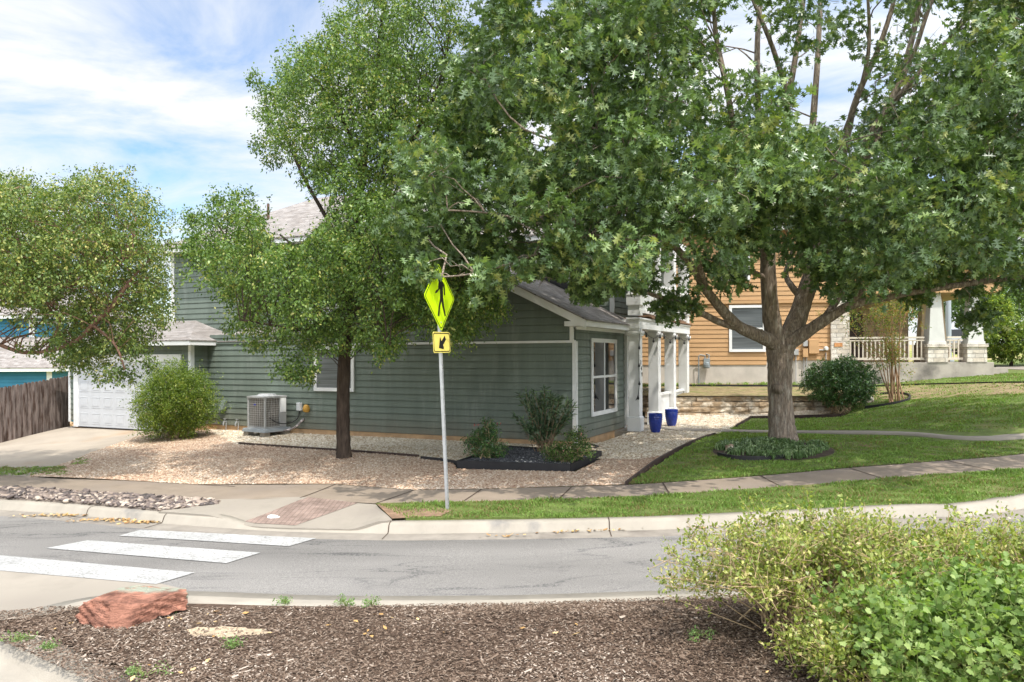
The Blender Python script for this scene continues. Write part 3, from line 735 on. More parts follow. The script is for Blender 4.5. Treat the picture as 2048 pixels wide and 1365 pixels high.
def litter(name, spots, n, fun, size=.035):
    P = []
    for (x, y, sx, sy, k) in spots: P.append(rng.normal((x, y), (sx, sy), (k, 2)))
    P = np.concatenate(P); n = len(P); a = rng.uniform(0, 6.283, n); s = size * rng.uniform(.5, 1.4, n)
    C = np.stack([P[:, 0], P[:, 1], fun(P[:, 0], P[:, 1]) + rng.uniform(.012, .035, n)], 1)
    d = np.stack([np.cos(a), np.sin(a), rng.uniform(-.4, .4, n)], 1) * s[:, None]; q = np.stack([-np.sin(a), np.cos(a), rng.uniform(-.4, .4, n)], 1) * s[:, None] * .5
    V = np.stack([C - d, C - q, C + d, C + q], 1).reshape(-1, 3)
    return tag(np_mesh(name, V, np.arange(n)[:, None] * 4 + [[0, 1, 2, 3]], LIT, rnd=np.repeat(rng.random(n), 4)), kind='stuff')
sp_ = []
for px, py, sx, sy, k in ((115, 1034, .35, .05, 130), (225, 1043, .3, .05, 120), (300, 1047, .3, .05, 150), (1235, 1061, .3, .04, 120), (1150, 1066, .3, .03, 25), (1430, 1057, .4, .04, 40), (1900, 1027, .5, .05, 90), (650, 1035, .35, .25, 40), (700, 1052, .3, .08, 50), (1020, 1075, .25, .03, 15)):
    q = RD(px, py); sp_.append((q.x, q.y, sx, sy, k))
tag(litter('leaf_litter', sp_, 0, lambda x, y: zr(x) + np.where(y > 0, .01, 0)), 'dry fallen leaves gathered along the gutter', 'leaves')
sp2 = [(rng.uniform(-4.5, 4), rng.uniform(5.4, 7.5), .3, .2, 6) for _ in range(14)]
tag(litter('leaf_litter', sp2, 0, island, .03), 'dry fallen leaves strewn over the mulch', 'leaves')
# ------------------------------------------------------------------ houses
def fb(m, face, p, a0, a1, z0, z1, d0, d1):
    """a box standing proud of a wall plane by d0..d1; face S looks along -y (plane y=p), E along +x (plane x=p)"""
    if face == 'S': m.box(a0, a1, p - d1, p - d0, z0, z1)
    else: m.box(p + d0, p + d1, a0, a1, z0, z1)
def siding(m, face, p, z0, z1, lim, lap=.178, th=.02):
    n = int(math.ceil((z1 - z0) / lap - 1e-6))
    for i in range(n):
        za, zb_ = z0 + i * lap, min(z0 + (i + 1) * lap, z1)
        a0, a1 = lim(za); b0, b1 = lim(zb_)
        if a1 - a0 < .02: continue
        if b1 - b0 < 0: b0 = b1 = (b0 + b1) / 2
        def q(a, z, d): return (a, p - d, z) if face == 'S' else (p + d, a, z)
        g, zg = -.018, za + .019      # an open shadow gap under every board
        js = [0] + [j for j in (((i * 1.37) % 3.6 + 3.6 * k_) / (a1 - a0) for k_ in range(6)) if .03 < j < .97] + [1]   # butt joints between boards
        for j0, j1 in zip(js[:-1], js[1:]):
            e0, e1 = (.004 / (a1 - a0) if j0 > 0 else 0), (.004 / (a1 - a0) if j1 < 1 else 0)
            L0, L1, U0, U1 = a0 + (a1 - a0) * (j0 + e0), a0 + (a1 - a0) * (j1 - e1), b0 + (b1 - b0) * (j0 + e0), b0 + (b1 - b0) * (j1 - e1)
            m.face([q(L0, zg, th), q(L1, zg, th), q(U1, zb_, .004), q(U0, zb_, .004)])
        m.face([q(a0, zg, g), q(a1, zg, g), q(a1, zg, th), q(a0, zg, th)])
        m.face([q(a0, za, g), q(a1, za, g), q(a1, zg, g), q(a0, zg, g)])
        m.face([q(b0, zb_, .004), q(b1, zb_, .004), q(b1, zb_, g), q(b0, zb_, g)])
    return m
def window(par, face, p, a0, a1, z0, z1, cols=2, rows=2, tr=.10, label=None, pane=None, dz=0, screen_lower=False):
    w = MB()
    fb(w, face, p, a0, a1, z1 - tr, z1, .022, .065); fb(w, face, p, a0, a1, z0, z0 + tr, .022, .07)
    fb(w, face, p, a0, a0 + tr, z0 + tr, z1 - tr, .022, .06); fb(w, face, p, a1 - tr, a1, z0 + tr, z1 - tr, .022, .06)
    for i in range(1, cols):
        x = a0 + (a1 - a0) * i / cols; fb(w, face, p, x - .03, x + .03, z0 + tr, z1 - tr, .03, .05)
    for i in range(1, rows):
        z = z0 + (z1 - z0) * i / rows; fb(w, face, p, a0 + tr, a1 - tr, z - .03, z + .03, .03, .054)
    f = w.build('window', WHITE, par, dz=dz)
    g = MB(); fb(g, face, p, a0 + tr, a1 - tr, z0 + tr, z1 - tr, .022, .032)
    g.build('pane', pane or GLASS, f, dz=dz)
    return f
def hip(m, x0, x1, y0, y1, z, pitch, th=.1):
    w = min(x1 - x0, y1 - y0) / 2; h = z + w * pitch
    if x1 - x0 >= y1 - y0:
        a, b = (x0 + w, (y0 + y1) / 2, h), (x1 - w, (y0 + y1) / 2, h)
        m.plate([(x0, y0, z), (x1, y0, z), b, a], th); m.plate([(x1, y1, z), (x0, y1, z), a, b], th)
        m.plate([(x1, y0, z), (x1, y1, z), b], th); m.plate([(x0, y1, z), (x0, y0, z), a], th)
    else:
        a, b = ((x0 + x1) / 2, y0 + w, h), ((x0 + x1) / 2, y1 - w, h)
        m.plate([(x0, y0, z), (x1, y0, z), a], th); m.plate([(x1, y1, z), (x0, y1, z), b], th)
        m.plate([(x1, y0, z), (x1, y1, z), b, a], th); m.plate([(x0, y1, z), (x0, y0, z), a, b], th)

# ---- grey-green corner house.  local x runs along the long wall (0 at the corner), local y away from the street
HZ = .35
HC = (1.54, 18.5)
HROT = math.atan2(-.4286, .9035)
green = thing('green_house', 'grey green two storey corner house with white trim and lap siding', 'house', (HC[0], HC[1], HZ), HROT)
def hb(m, name, mt, par=green, **k): return m.build(name, mt, par, dz=HZ, **k)
def HW(x, y, z): 
    c, s = math.cos(HROT), math.sin(HROT)
    return Vector((HC[0] + x * c - y * s, HC[1] + x * s + y * c, z))
m = MB()
m.box(-12.25, -.012, .012, 4.1, .0, .5); m.box(-17.7, -12.25, -.64, 5, -.2, .5)
hb(m, 'foundation', FOUND)
EV, PIT, RX, LX = 3.48, .486, .4, -8.4
def glim(z):
    if z < 3.30: return (-12.25, -.03)
    r = min(-.03, RX - (z - EV + .12) / PIT); l = max(-8.2, LX + (z - EV + .12) / PIT)
    return (l, max(r, l))
m = MB()
siding(m, 'S', 0, .5, 2.93, lambda z: (-12.25, -.03))
siding(m, 'S', 0, 2.99, 5.45, glim, .187)
siding(m, 'E', 0, .5, 3.36, lambda z: (.0, 4.1))
siding(m, 'E', -12.25, .5, 3.1, lambda z: (-.66, 0))
siding(m, 'S', -.66, .5, 3.05, lambda z: (-12.62, -12.25)); siding(m, 'S', -.66, 2.62, 3.05, lambda z: (-17.7, -12.25)); siding(m, 'S', -.66, .5, 2.7, lambda z: (-17.95, -17.45))
siding(m, 'S', 1.2, 3.0, 6.3, lambda z: (-15.2, -5)); siding(m, 'E', -5, 3, 6.3, lambda z: (1.2, 4.3))
siding(m, 'S', 4.3, 3.0, 6.3, lambda z: (-5, -.4)); siding(m, 'E', -.4, 3.7, 6.3, lambda z: (4.3, 11)); siding(m, 'E', -1.8, .5, 3.4, lambda z: (4.3, 11))
m.box(-15.19, -5.01, 1.22, 8, .5, 6.3); m.box(-5.0, -.42, 4.32, 11, 3.4, 6.3); m.box(-12.2, -.02, .02, 4.08, .5, 3.3); m.box(-5, -1.82, 4.32, 11, .5, 3.4); m.box(-17.95, -12.27, -.64, 6, .5, 3.0)
hb(m, 'siding', GREEN)
m = MB()
# trim: band, corner boards, boxed return, rakes, fascias
fb(m, 'S', 0, -8.2, .02, 2.925, 2.985, .0, .045)
fb(m, 'S', 0, -.06, .035, .42, 2.93, .0, .04); fb(m, 'E', 0, -.03, .10, .42, 2.96, .0, .035)
fb(m, 'S', 0, -.12, -.02, 2.985, 3.36, .0, .06); fb(m, 'E', 0, -.02, 4.1, 3.25, 3.36, .022, .05)
fb(m, 'E', 0, 4.02, 4.1, .5, 3.25, .0, .04)
m.box(-.15, RX - .02, -.33, -.05, 3.32, 3.40)
th = .20
def rake(y0, y1, side):
    if side > 0: a, b = (RX, EV), (-4, EV + (RX + 4) * PIT)
    else: a, b = (LX, EV), (-4, EV + (-4 - LX) * PIT)
    m.hexa([(a[0], y0, a[1] - th - .02), (b[0], y0, b[1] - th - .02), (b[0], y1, b[1] - th - .02), (a[0], y1, a[1] - th - .02)] if side > 0 else
           [(b[0], y0, b[1] - th - .02), (a[0], y0, a[1] - th - .02), (a[0], y1, a[1] - th - .02), (b[0], y1, b[1] - th - .02)],
           [(a[0], y0, a[1] - .02), (b[0], y0, b[1] - .02), (b[0], y1, b[1] - .02), (a[0], y1, a[1] - .02)] if side > 0 else
           [(b[0], y0, b[1] - .02), (a[0], y0, a[1] - .02), (a[0], y1, a[1] - .02), (b[0], y1, b[1] - .02)])
rake(-.34, -.30, 1); rake(-.34, -.30, -1)
m.box(RX - .035, RX, -.30, 4.08, 3.31, 3.46); m.box(.02, RX - .035, -.05, 4.08, 3.33, 3.345)
m.box(-.15, RX, -.335, -.30, 3.32, 3.50 - .06)
# garage fascia and corner boards
m.box(-18.1, -11.9, -1.03, -1.0, 2.97, 3.12); m.box(-11.93, -11.9, -1.0, 0, 2.97, 3.12); m.box(-18.05, -11.93, -1.0, -.68, 2.975, 2.985)
m.box(-12.24, -11.93, -.66, -.02, 2.975, 2.985)
fb(m, 'S', -.66, -12.33, -12.22, .45, 2.97, .0, .04); fb(m, 'E', -12.25, -.66, -.56, .45, 2.97, .0, .035)
fb(m, 'S', -.66, -17.95, -17.86, .45, 2.97, .0, .04)
# upper storey corner boards and eaves
fb(m, 'S', 1.2, -15.25, -15.1, 3.3, 6.3, .0, .04); fb(m, 'S', 4.3, -.5, -.36, 3.4, 6.3, .0, .04); fb(m, 'S', 4.3, -1.75, -1.62, 4.3, 6.0, .02, .06); fb(m, 'S', 4.3, -2.9, -2.77, 4.3, 6.0, .02, .06)
m.box(-15.6, -5, .78, .82, 6.14, 6.3); m.box(-15.58, -5, .82, 1.2, 6.15, 6.165); m.box(-5, 0, 3.88, 3.92, 6.14, 6.3); m.box(-15.62, -15.58, .8, 8.4, 6.14, 6.3)
hb(m, 'trim', WHITE, bevel=.004)
m = MB()
m.plate([(RX + .03, -.36, EV), (RX + .03, 4.27, EV), (-4, 4.27, EV + 4.43 * PIT), (-4, -.36, EV + 4.43 * PIT)], .035)
m.plate([(LX - .03, -.36, EV), (-4, -.36, EV + 4.43 * PIT), (-4, 4.27, EV + 4.43 * PIT), (LX - .03, 4.27, EV)], .035)
m.plate([(-18.1, -1.04, 3.13), (-11.88, -1.04, 3.13), (-14.1, 1.19, 3.85), (-18.1, 1.19, 3.85)], .03)
m.plate([(-11.88, -1.04, 3.13), (-11.88, 1.19, 3.13), (-14.1, 1.19, 3.85)], .03)
m.plate([(-11.86, -.03, 3.10), (-8.3, -.03, 3.10), (-8.3, 1.19, 3.55), (-11.86, 1.19, 3.55)], .03)
hip(m, -15.65, -4.4, .76, 8.4, 6.31, .55, .04); hip(m, -6.5, .3, 3.86, 11.6, 6.33, .55, .04)
rf = hb(m, 'roof', SHINGLE)
vv = MB(); vv.tube([(-12.3, 2.7, 7.2), (-12.3, 2.7, 7.9)], .045, 10); hb(vv, 'vent_pipe', mat('brown_vent_pipe', (.12, .07, .05), .7), rf)
# garage door
door = MB()
fb(door, 'S', -.66, -17.42, -12.72, .32, 2.46, .02, .05)
gd = hb(door, 'garage_door', mat('white_garage_door', (.55, .56, .57), .5, vary=.05))
pn = MB()
for r in range(4):
    for c in range(8):
        x0 = -17.42 + 4.7 / 8 * c + .07; x1 = x0 + 4.7 / 8 - .14; z0 = .32 + 2.14 / 4 * r + .085; z1 = z0 + 2.14 / 4 - .17
        fb(pn, 'S', -.66, x0, x1, z0, z0 + .03, .05, .057); fb(pn, 'S', -.66, x0, x1, z1 - .03, z1, .05, .057)
        fb(pn, 'S', -.66, x0, x0 + .03, z0 + .03, z1 - .03, .05, .057); fb(pn, 'S', -.66, x1 - .03, x1, z0 + .03, z1 - .03, .05, .057)
        fb(pn, 'S', -.66, x0 + .06, x1 - .06, z0 + .06, z1 - .06, .05, .06)
hb(pn, 'door_panel', bpy.data.materials['white_garage_door'], gd, bevel=.006)
sl_ = MB(); fb(sl_, 'S', -.66, -17.42, -12.72, .29, .32, .0, .06); hb(sl_, 'door_seal', BLACK, gd)
gf = MB(); fb(gf, 'S', -.66, -17.52, -12.62, 2.46, 2.70, .0, .07); fb(gf, 'S', -.66, -17.64, -17.42, .30, 2.46, .0, .075); fb(gf, 'S', -.66, -12.72, -12.6, .30, 2.46, .0, .075)
hb(gf, 'door_frame', WHITE, gd, bevel=.004)
# windows
window(green, 'E', 0, 1.09, 3.19, 1.04, 3.06, 2, 2, .105, dz=HZ)
window(green, 'S', 0, -8.02, -6.6, 1.62, 2.9, 1, 1, .10, pane=SCREEN, dz=HZ)
window(green, 'S', 4.3, -2.8, -1.7, 4.3, 6.0, 1, 2, .1, dz=HZ)
# things fixed to the long wall
d_ = MB(); d_.hexa([(-11.62, -.02, 1.03), (-11.44, -.02, 1.03), (-11.46, -.20, .98), (-11.64, -.20, .98)], [(-11.60, -.02, 1.26), (-11.42, -.02, 1.26), (-11.43, -.09, 1.25), (-11.61, -.09, 1.25)])
hb(d_, 'dryer_vent', GREEN)
for x in (-11.45, -10.95):
    t_ = MB(); t_.tube([(x, -.03, .62), (x, -.14, .62), (x, -.16, .56), (x, -.16, .50)], .022, 8); t_.tube([(x, -.10, .62), (x, -.10, .70)], .012, 6); t_.box(x - .045, x + .045, -.125, -.08, .70, .715); t_.tube([(x + .01, -.05, .6), (x, -.06, .3)], .013, 6)
    hb(t_, 'spigot', GALV)
e_ = MB(); e_.box(-8.62, -8.47, -.12, -.02, 1.04, 1.27); eb = hb(e_, 'outlet_box', mat('grey_plastic_box', (.55, .56, .56), .5), bevel=.01)
e_ = MB(); e_.lathe([(.06, 0), (.095, .03), (.10, .12), (.07, .20), (.03, .22)], 16, (-8.28, -.08, 1.0)); hb(e_, 'sensor_cover', mat('amber_plastic_cover', (.55, .30, .06), .5), green, smooth=True)
e_ = MB(); e_.tube([tuple(p) for p in smooth_path([(-9.1, -.85, .95), (-8.9, -.6, .72), (-8.75, -.3, .68), (-8.6, -.1, .8), (-8.55, -.06, 1.03)], 5)], .014, 6); hb(e_, 'flexible_conduit', BLACK)
e_ = MB(); e_.tube([tuple(p) for p in smooth_path([(-9.15, -.85, .50), (-8.9, -.5, .46), (-8.6, -.25, .55), (-8.45, -.08, .74), (-8.42, -.02, .8)], 5)], [.020] * 5 + [.024] * 8 + [.032] * 8, 8); hb(e_, 'pipe_insulation', mat('taped_pipe_insulation', (.22, .19, .18), .7, vary=.2, vscale=8, col2=(.62, .55, .53), c2=(.5, .55), c2scale=9))
# downspout
e_ = MB(); e_.box(.045, .12, 4.0, 4.09, .62, 3.32); e_.hexa([(.045, 4.0, .62), (.12, 4.0, .62), (.12, 4.09, .62), (.045, 4.09, .62)][::-1], [(.30, 3.98, .46), (.36, 3.98, .52), (.36, 4.07, .52), (.30, 4.07, .46)][::-1])
hb(e_, 'downspout', WHITE)
# porch: floor, columns, beam, balcony
PX = .53
e_ = MB(); e_.box(-1.8, .8, 3.15, 9.85, .05, .49); hb(e_, 'porch_floor', CONC, bevel=.01)
def column(y, par_name='porch_column'):
    c = MB(); a = .155
    c.box(PX - a, PX + a, y - a, y + a, .9, 3.16); a2 = a + .035
    c.box(PX - a2, PX + a2, y - a2, y + a2, .49, .86); c.hexa([(PX - a2, y - a2, .86), (PX + a2, y - a2, .86), (PX + a2, y + a2, .86), (PX - a2, y + a2, .86)], [(PX - a, y - a, .91), (PX + a, y - a, .91), (PX + a, y + a, .91), (PX - a, y + a, .91)])
    c.box(PX - a2, PX + a2, y - a2, y + a2, 3.16, 3.22); c.box(PX - a2 - .02, PX + a2 + .02, y - a2 - .02, y + a2 + .02, 3.22, 3.29); c.box(PX - a, PX + a, y - a, y + a, 3.29, 3.36)
    return hb(c, par_name, WHITE, bevel=.006)
ks = [3.41, 5.5, 7.5, 9.5]
for y in ks: col0 = column(y)
e_ = MB(); e_.box(PX - .17, PX + .17, 3.2, 9.72, 3.36, 3.62); e_.box(PX - .2, PX + .2, 3.17, 9.75, 3.62, 3.67); e_.box(-1.7, PX - .17, 3.25, 3.42, 3.36, 3.62) ; e_.box(-1.7, PX - .17, 9.5, 9.7, 3.36, 3.62)
hb(e_, 'porch_beam', WHITE, bevel=.006)
e_ = MB(); e_.box(-1.75, PX + .24, 4.32, 9.78, 3.69, 3.73)
for y in (4.5, 6.4, 8.4): e_.box(PX - .1, PX + .22, y - .45, y + .45, 3.731, 3.78)
hb(e_, 'balcony_deck', mat('weathered_brown_decking', (.22, .13, .08), .85, vary=.3, vscale=6))
e_ = MB(); e_.box(-1.75, PX - .17, 4.35, 9.5, 3.40, 3.42); hb(e_, 'porch_ceiling', WHITE)
u = MB(); a = .17
for y in ks:
    u.box(PX - a, PX + a, y - a, y + a, 3.74, 6.15); u.box(PX - a - .035, PX + a + .035, y - a - .035, y + a + .035, 4.02, 4.30); u.box(PX - a - .05, PX + a + .05, y - a - .05, y + a + .05, 4.30, 4.34)
u.box(PX - .2, PX + .2, 3.2, 9.72, 6.15, 6.4)
hb(u, 'balcony_post', WHITE, bevel=.005)
u = MB(); 
for y0, y1 in zip(ks[:-1], ks[1:]):
    u.box(PX - .06, PX + .06, y0 + .17, y1 - .17, 4.72, 4.80); u.box(PX - .05, PX + .05, y0 + .17, y1 - .17, 3.84, 3.92)
    n = int((y1 - y0 - .34) / .1)
    for i in range(n): u.box(PX - .012, PX + .02, y0 + .175 + i * .1, y0 + .175 + i * .1 + .092, 3.92, 4.72)
hb(u, 'balcony_rail', WHITE)
for y0, y1 in zip(ks[1:-1], ks[2:]):
    u = MB(); u.box(PX - .06, PX + .06, y0 + .16, y1 - .16, 1.36, 1.43); u.box(PX - .04, PX + .04, y0 + .16, y1 - .16, .52, .60)
    n = int((y1 - y0 - .32) / .1)
    for i in range(n): u.box(PX - .012, PX + .02, y0 + .165 + i * .1, y0 + .165 + i * .1 + .092, .60, 1.36)
    hb(u, 'porch_rail', WHITE)
CREAM = mat('cream_railing_paint', (.60, .52, .42), .6, vary=.06)
u = MB(); u.box(-1.6, .3, 9.55, 9.65, 1.36, 1.43); u.box(-1.6, .3, 9.57, 9.63, .58, .64)
for i in range(13): u.box(-1.55 + i * .14, -1.51 + i * .14, 9.58, 9.62, .64, 1.36)
u.box(-1.55, .3, 9.575, 9.625, .95, 1.0)
hb(u, 'end_rail', CREAM)
# house number, set aslant down the first column
cu = bpy.data.curves.new('house_number', 'FONT')
Vn = []
for i, ch in enumerate('349'):
    c_ = bpy.data.curves.new('digit', 'FONT'); c_.body = ch; c_.size = .17; c_.extrude = .006; c_.align_x = 'CENTER'
    o_ = bpy.data.objects.new('digit', c_); COL.objects.link(o_)
    dg = bpy.context.evaluated_depsgraph_get(); me_ = bpy.data.meshes.new_from_object(o_.evaluated_get(dg))
    bpy.data.objects.remove(o_)
    Vn.append((me_, i))
u = MB()
for me_, i in Vn:
    for p in me_.polygons:
        u.face([(PX + .162 + me_.vertices[k].co.z, 3.41 - .02 + .055 * i + me_.vertices[k].co.x, 2.36 - .17 * i + me_.vertices[k].co.y) for k in p.vertices])
hb(u, 'house_number', mat('black_number', (.015, .015, .015), .5))
# string of patio bulbs draped down the column and along the beam
sg = thing('string_light', 'black string light cable with small bulbs draped down the porch column', 'string light', HW(.3, 3.2, 3.4), HROT)
def sgl(p): return (p[0] - .3, p[1] - 3.2, p[2] - 3.4)
u = MB(); b_ = MB()
pth = smooth_path([(.72, 3.24, 3.36), (.70, 3.20, 2.9), (.69, 3.215, 2.4), (.70, 3.20, 1.9), (.66, 3.21, 1.5), (.45, 3.4, 1.22), (.20, 4.0, 1.18)], 6)
u.tube([sgl(p) for p in pth], .009, 5)
pth2 = []
for y0, y1 in zip(ks[:-1], ks[1:]):
    pth2 += [(PX + .24, y0 + (y1 - y0) * t, 3.33 - .22 * math.sin(math.pi * t)) for t in np.linspace(0, 1, 9)]
u.tube([sgl(p) for p in pth2], .009, 5)
for p in pth[6::6] + pth2[1::3]:
    b_ = MB(); b_.lathe([(.012, 0), (.018, -.03), (.02, -.045), (.034, -.075), (.03, -.11), (.008, -.125)], 8, sgl(p)); b_.build('bulb', BLACK, sg, smooth=True)
u.build('cable', BLACK, sg)

# ---- ochre house with a stone porch, farther back
OZ = 1.35
OA, OB = Vector((5.3, 31.0)), Vector((12.6, 30.0))
OROT = math.atan2(OB.y - OA.y, OB.x - OA.x)
och = thing('ochre_house', 'ochre lap sided two storey house with pale stone porch behind the oak', 'house', (OB.x, OB.y, OZ), OROT)
def ob(m, name, mt, par=och, **k): return m.build(name, mt, par, dz=OZ, **k)
def oloc(p):
    d = Vector((p.x - OB.x, p.y - OB.y)); c, s = math.cos(OROT), math.sin(OROT)
    return d.x * c + d.y * s, -d.x * s + d.y * c
def ox(px):  # where the sight line of a photo column meets the front plane
    u_, _ = ray(px, 700)
    # OB + x*(c,s) with X = u Y
    c, s = math.cos(OROT), math.sin(OROT)
    return (u_ * OB.y - OB.x) / (c - u_ * s)
OX0 = -9.5
m = MB(); m.box(OX0, ox(1533) , .015, 9, .6, 2.21); m.box(ox(1533), -.02, .015, 9, .6, 2.39); ob(m, 'foundation', mat('pale_foundation_concrete', (.50, .45, .39), .9, vary=.14, vscale=1.5, bump=.2))
m = MB()
siding(m, 'S', 0, 2.21, 2.39, lambda z: (OX0, ox(1533))); siding(m, 'S', 0, 2.39, 4.68, lambda z: (OX0, 0)); siding(m, 'S', -.03, 4.80, 7.7, lambda z: (OX0, .75))
fb(m, 'S', 0, OX0, .03, 4.68, 4.80, 0, .09); m.box(OX0, 0, .02, 9, 2.21, 7.6)
m.box(.0, 7.5, 2.4, 9, 5.2, 7.6)
siding(m, 'S', 2.4, 5.2, 7.7, lambda z: (0, 7.5)); 
ob(m, 'siding', ORANGE)
m = MB(); m.box(OX0, 1, -.5, -.46, 7.55, 7.72); ob(m, 'fascia', WHITE)
m = MB(); hip(m, OX0 - .4, 8.2, -.52, 10, 7.73, .42, .05); ob(m, 'roof', SHINGLE)
STONE = brick_mat('pale_limestone_blocks', (.62, .57, .50), (.50, .43, .34), (.40, .36, .31), .42, .165, .012, bump=1.0, vary=.3, vscale=4, squash=.7)
STONE2 = brick_mat('tan_limestone_ashlar', (.40, .29, .185), (.34, .25, .165), (.22, .17, .12), .62, .30, .012, bump=.8, vary=.25, vscale=3, squash=.6)
m = MB(); m.box(.0, ox(1697), -.14, .62, 2.3, 5.1); ob(m, 'stone_pillar', STONE)
m = MB(); fb(m, 'S', -.14, .12, .42, 2.93, 3.08, .0, .03); ob(m, 'accent_stone', mat('orange_accent_stone', (.50, .24, .10), .9, vary=.3, vscale=10, bump=.6))
window(och, 'S', 0, ox(1458), ox(1531), 2.74, 4.62, 1, 2, .11, pane=SCREEN, dz=OZ)
window(och, 'S', -.03, ox(1440), ox(1500), 5.6, 7.1, 1, 2, .1, pane=SCREEN, dz=OZ)
# porch
xe = ox(1985)
SLAB = mat('stained_porch_concrete', (.36, .32, .27), .92, vary=.2, vscale=1.5, col2=(.14, .125, .11), c2=(.5, .72), c2scale=.9, bump=.3)
m = MB(); m.box(.8, xe, -.12, 3.2, 1.2, 2.30); m.box(xe, xe + .75, .4, 2.2, 1.2, 2.08); ob(m, 'porch_slab', SLAB, bevel=.01)
m = MB(); m.box(.75, ox(1862), 2.3, 2.42, 2.30, 5.2); ob(m, 'porch_wall', STONE2)
m = MB(); fb(m, 'S', 2.3, 1.0, 1.95, 2.34, 4.4, .0, .04); ob(m, 'front_door', mat('dark_brown_door', (.05, .028, .02), .5))
m = MB(); m.box(.5, xe + .1, -.2, 3.3, 5.0, 5.25); ob(m, 'porch_roof', ORANGE)
TAPER = mat('grey_white_column_paint', (.50, .495, .455), .6, vary=.06)
TAPER2 = mat('tan_column_paint', (.52, .40, .27), .6, vary=.05)
def tcol(x, y, w, mt, pier=True, zt=5.0):
    c = MB(); zb = 3.02
    def sq(h, z): return [(x - h, y - h, z), (x + h, y - h, z), (x + h, y + h, z), (x - h, y + h, z)]
    c.hexa(sq(w * .5, zb), sq(w * .30, zt)); c.hexa(sq(w * .54, zb), sq(w * .54, zb + .09))
    o = ob(c, 'porch_column', mt, bevel=.005)
    p_ = MB(); p_.hexa(sq(w * .62, 2.30), sq(w * .60, 2.9)); p_.hexa(sq(w * .68, 2.9), sq(w * .66, 3.02)); ob(p_, 'stone_pier', STONE if mt is TAPER else STONE2, o)
tcol(ox(1873), .22, .60, TAPER); tcol(ox(1951), .22, .58, TAPER)
tcol(ox(1911), 2.9, .56, TAPER2); tcol(ox(1937), 2.9, .58, TAPER2)
def orail(x0, x1, y, mt):
    u = MB(); u.box(x0, x1, y - .05, y + .05, 3.24, 3.31); u.box(x0, x1, y - .03, y + .03, 3.14, 3.19); u.box(x0, x1, y - .04, y + .04, 2.40, 2.49)
    n = int((x1 - x0) / .155)
    for i in range(n): u.box(x0 + .08 + i * .155, x0 + .125 + i * .155, y - .022, y + .022, 2.49, 3.14)
    ob(u, 'porch_railing', mt)
RAILW = mat('off_white_railing', (.50, .44, .355), .6, vary=.08)
orail(ox(1697), ox(1873) - .42, .1, RAILW); orail(ox(1873) + .42, ox(1951) - .42, .1, CREAM)
bn = thing('porch_bench', 'cream slatted bench standing on the stone porch behind the railing', 'bench', (OB.x + 5.0 * math.cos(OROT) - 1.6 * math.sin(OROT), OB.y + 5.0 * math.sin(OROT) + 1.6 * math.cos(OROT), 2.30), OROT)
u = MB()
for y in (-.2, -.07, .06): u.box(-.6, .6, y, y + .11, .42, .45)
u.build('seat', CREAM, bn)
u = MB()
for z in (.56, .70, .84): u.box(-.6, .6, .2, .23, z, z + .09)
u.build('backrest', CREAM, bn)
for x in (-.56, .5):
    for y in (-.19, .16):
        u = MB(); u.box(x, x + .06, y, y + .06, 0, .42 if y < 0 else .95); u.build('leg', CREAM, bn)
# meters on the ochre wall
def ocx(px): return ox(px)
u = MB(); x = ocx(1412); u.lathe([(.10, -.13), (.13, -.10), (.14, .0), (.13, .10), (.10, .12)], 14, (x, -.2, 2.22)); u.box(x - .12, x + .12, -.3, -.1, 2.24, 2.48); u.tube([(x - .05, -.2, 2.45), (x - .08, -.2, 2.6), (x - .25, -.2, 2.63), (x - .31, -.2, 2.58), (x - .31, -.16, 1.35)], .025, 8); u.tube([(x + .08, -.2, 2.45), (x + .10, -.2, 2.62), (x + .02, -.02, 2.66)], .025, 8)
ob(u, 'gas_meter', mat('blue_grey_meter', (.25, .28, .29), .5, vary=.1), bevel=.01)
u = MB(); fb(u, 'S', 0, ocx(1616), ocx(1636), 2.66, 3.22, .02, .18); fb(u, 'S', 0, ocx(1604), ocx(1616) - .03, 2.52, 2.86, .02, .16); ob(u, 'utility_box', ORANGE, bevel=.012)
u = MB(); fb(u, 'S', 0, ocx(1605), ocx(1614), 2.95, 3.18, .02, .14); ob(u, 'meter_box', GREYM, bevel=.012); u = MB(); fb(u, 'S', 0, ocx(1586), ocx(1596), 2.6, 2.84, .02, .12); ob(u, 'meter_box', GREYM, bevel=.012)
u = MB(); x = ocx(1651); u.tube([(x, -.02, 2.86), (x, -.14, 2.86)], .085, 16); u.tube([(x, -.14, 2.86), (x, -.2, 2.86)], [.08, .06], 16); ob(u, 'electric_meter', mat('pale_meter_face', (.62, .62, .60), .4))
u = MB()
for px in (1591, 1607, 1612, 1651): u.tube([(ocx(px), -.06, 2.7), (ocx(px), -.06, 1.3)], .02, 6)
u.tube([(ocx(1636), -.06, 2.8), (ocx(1651), -.06, 2.8)], .03, 6); ob(u, 'conduit', GREYM)

# ---- blue house beyond the fence
bl = thing('blue_house', 'bright blue sided house with grey shingle roofs behind the wooden fence', 'house', (-23.1, 38, -.7), 0)
def bb(m, name, mt, par=bl, **k):
    m.v = [(a + 23.1, b - 38, c + .7) for a, b, c in m.v]; return m.build(name, mt, par, **k)
m = MB(); siding(m, 'S', 38, -.6, 2.2, lambda z: (-36, -23.2)); siding(m, 'S', 41, 2.5, 5.0, lambda z: (-38, -23.9)); m.box(-36, -23.22, 38.02, 46, -.7, 2.15); m.box(-38, -23.92, 41.02, 48, 2, 4.95); m.box(-35.9, -23.3, 38.1, 46, -1.2, -.6)
bb(m, 'siding', BLUE)
m = MB(); fb(m, 'S', 38, -23.32, -23.08, -.6, 2.0, 0, .05); m.box(-36.4, -22.75, 37.5, 37.55, 1.93, 2.12); m.box(-22.8, -22.75, 37.55, 46, 1.93, 2.12)
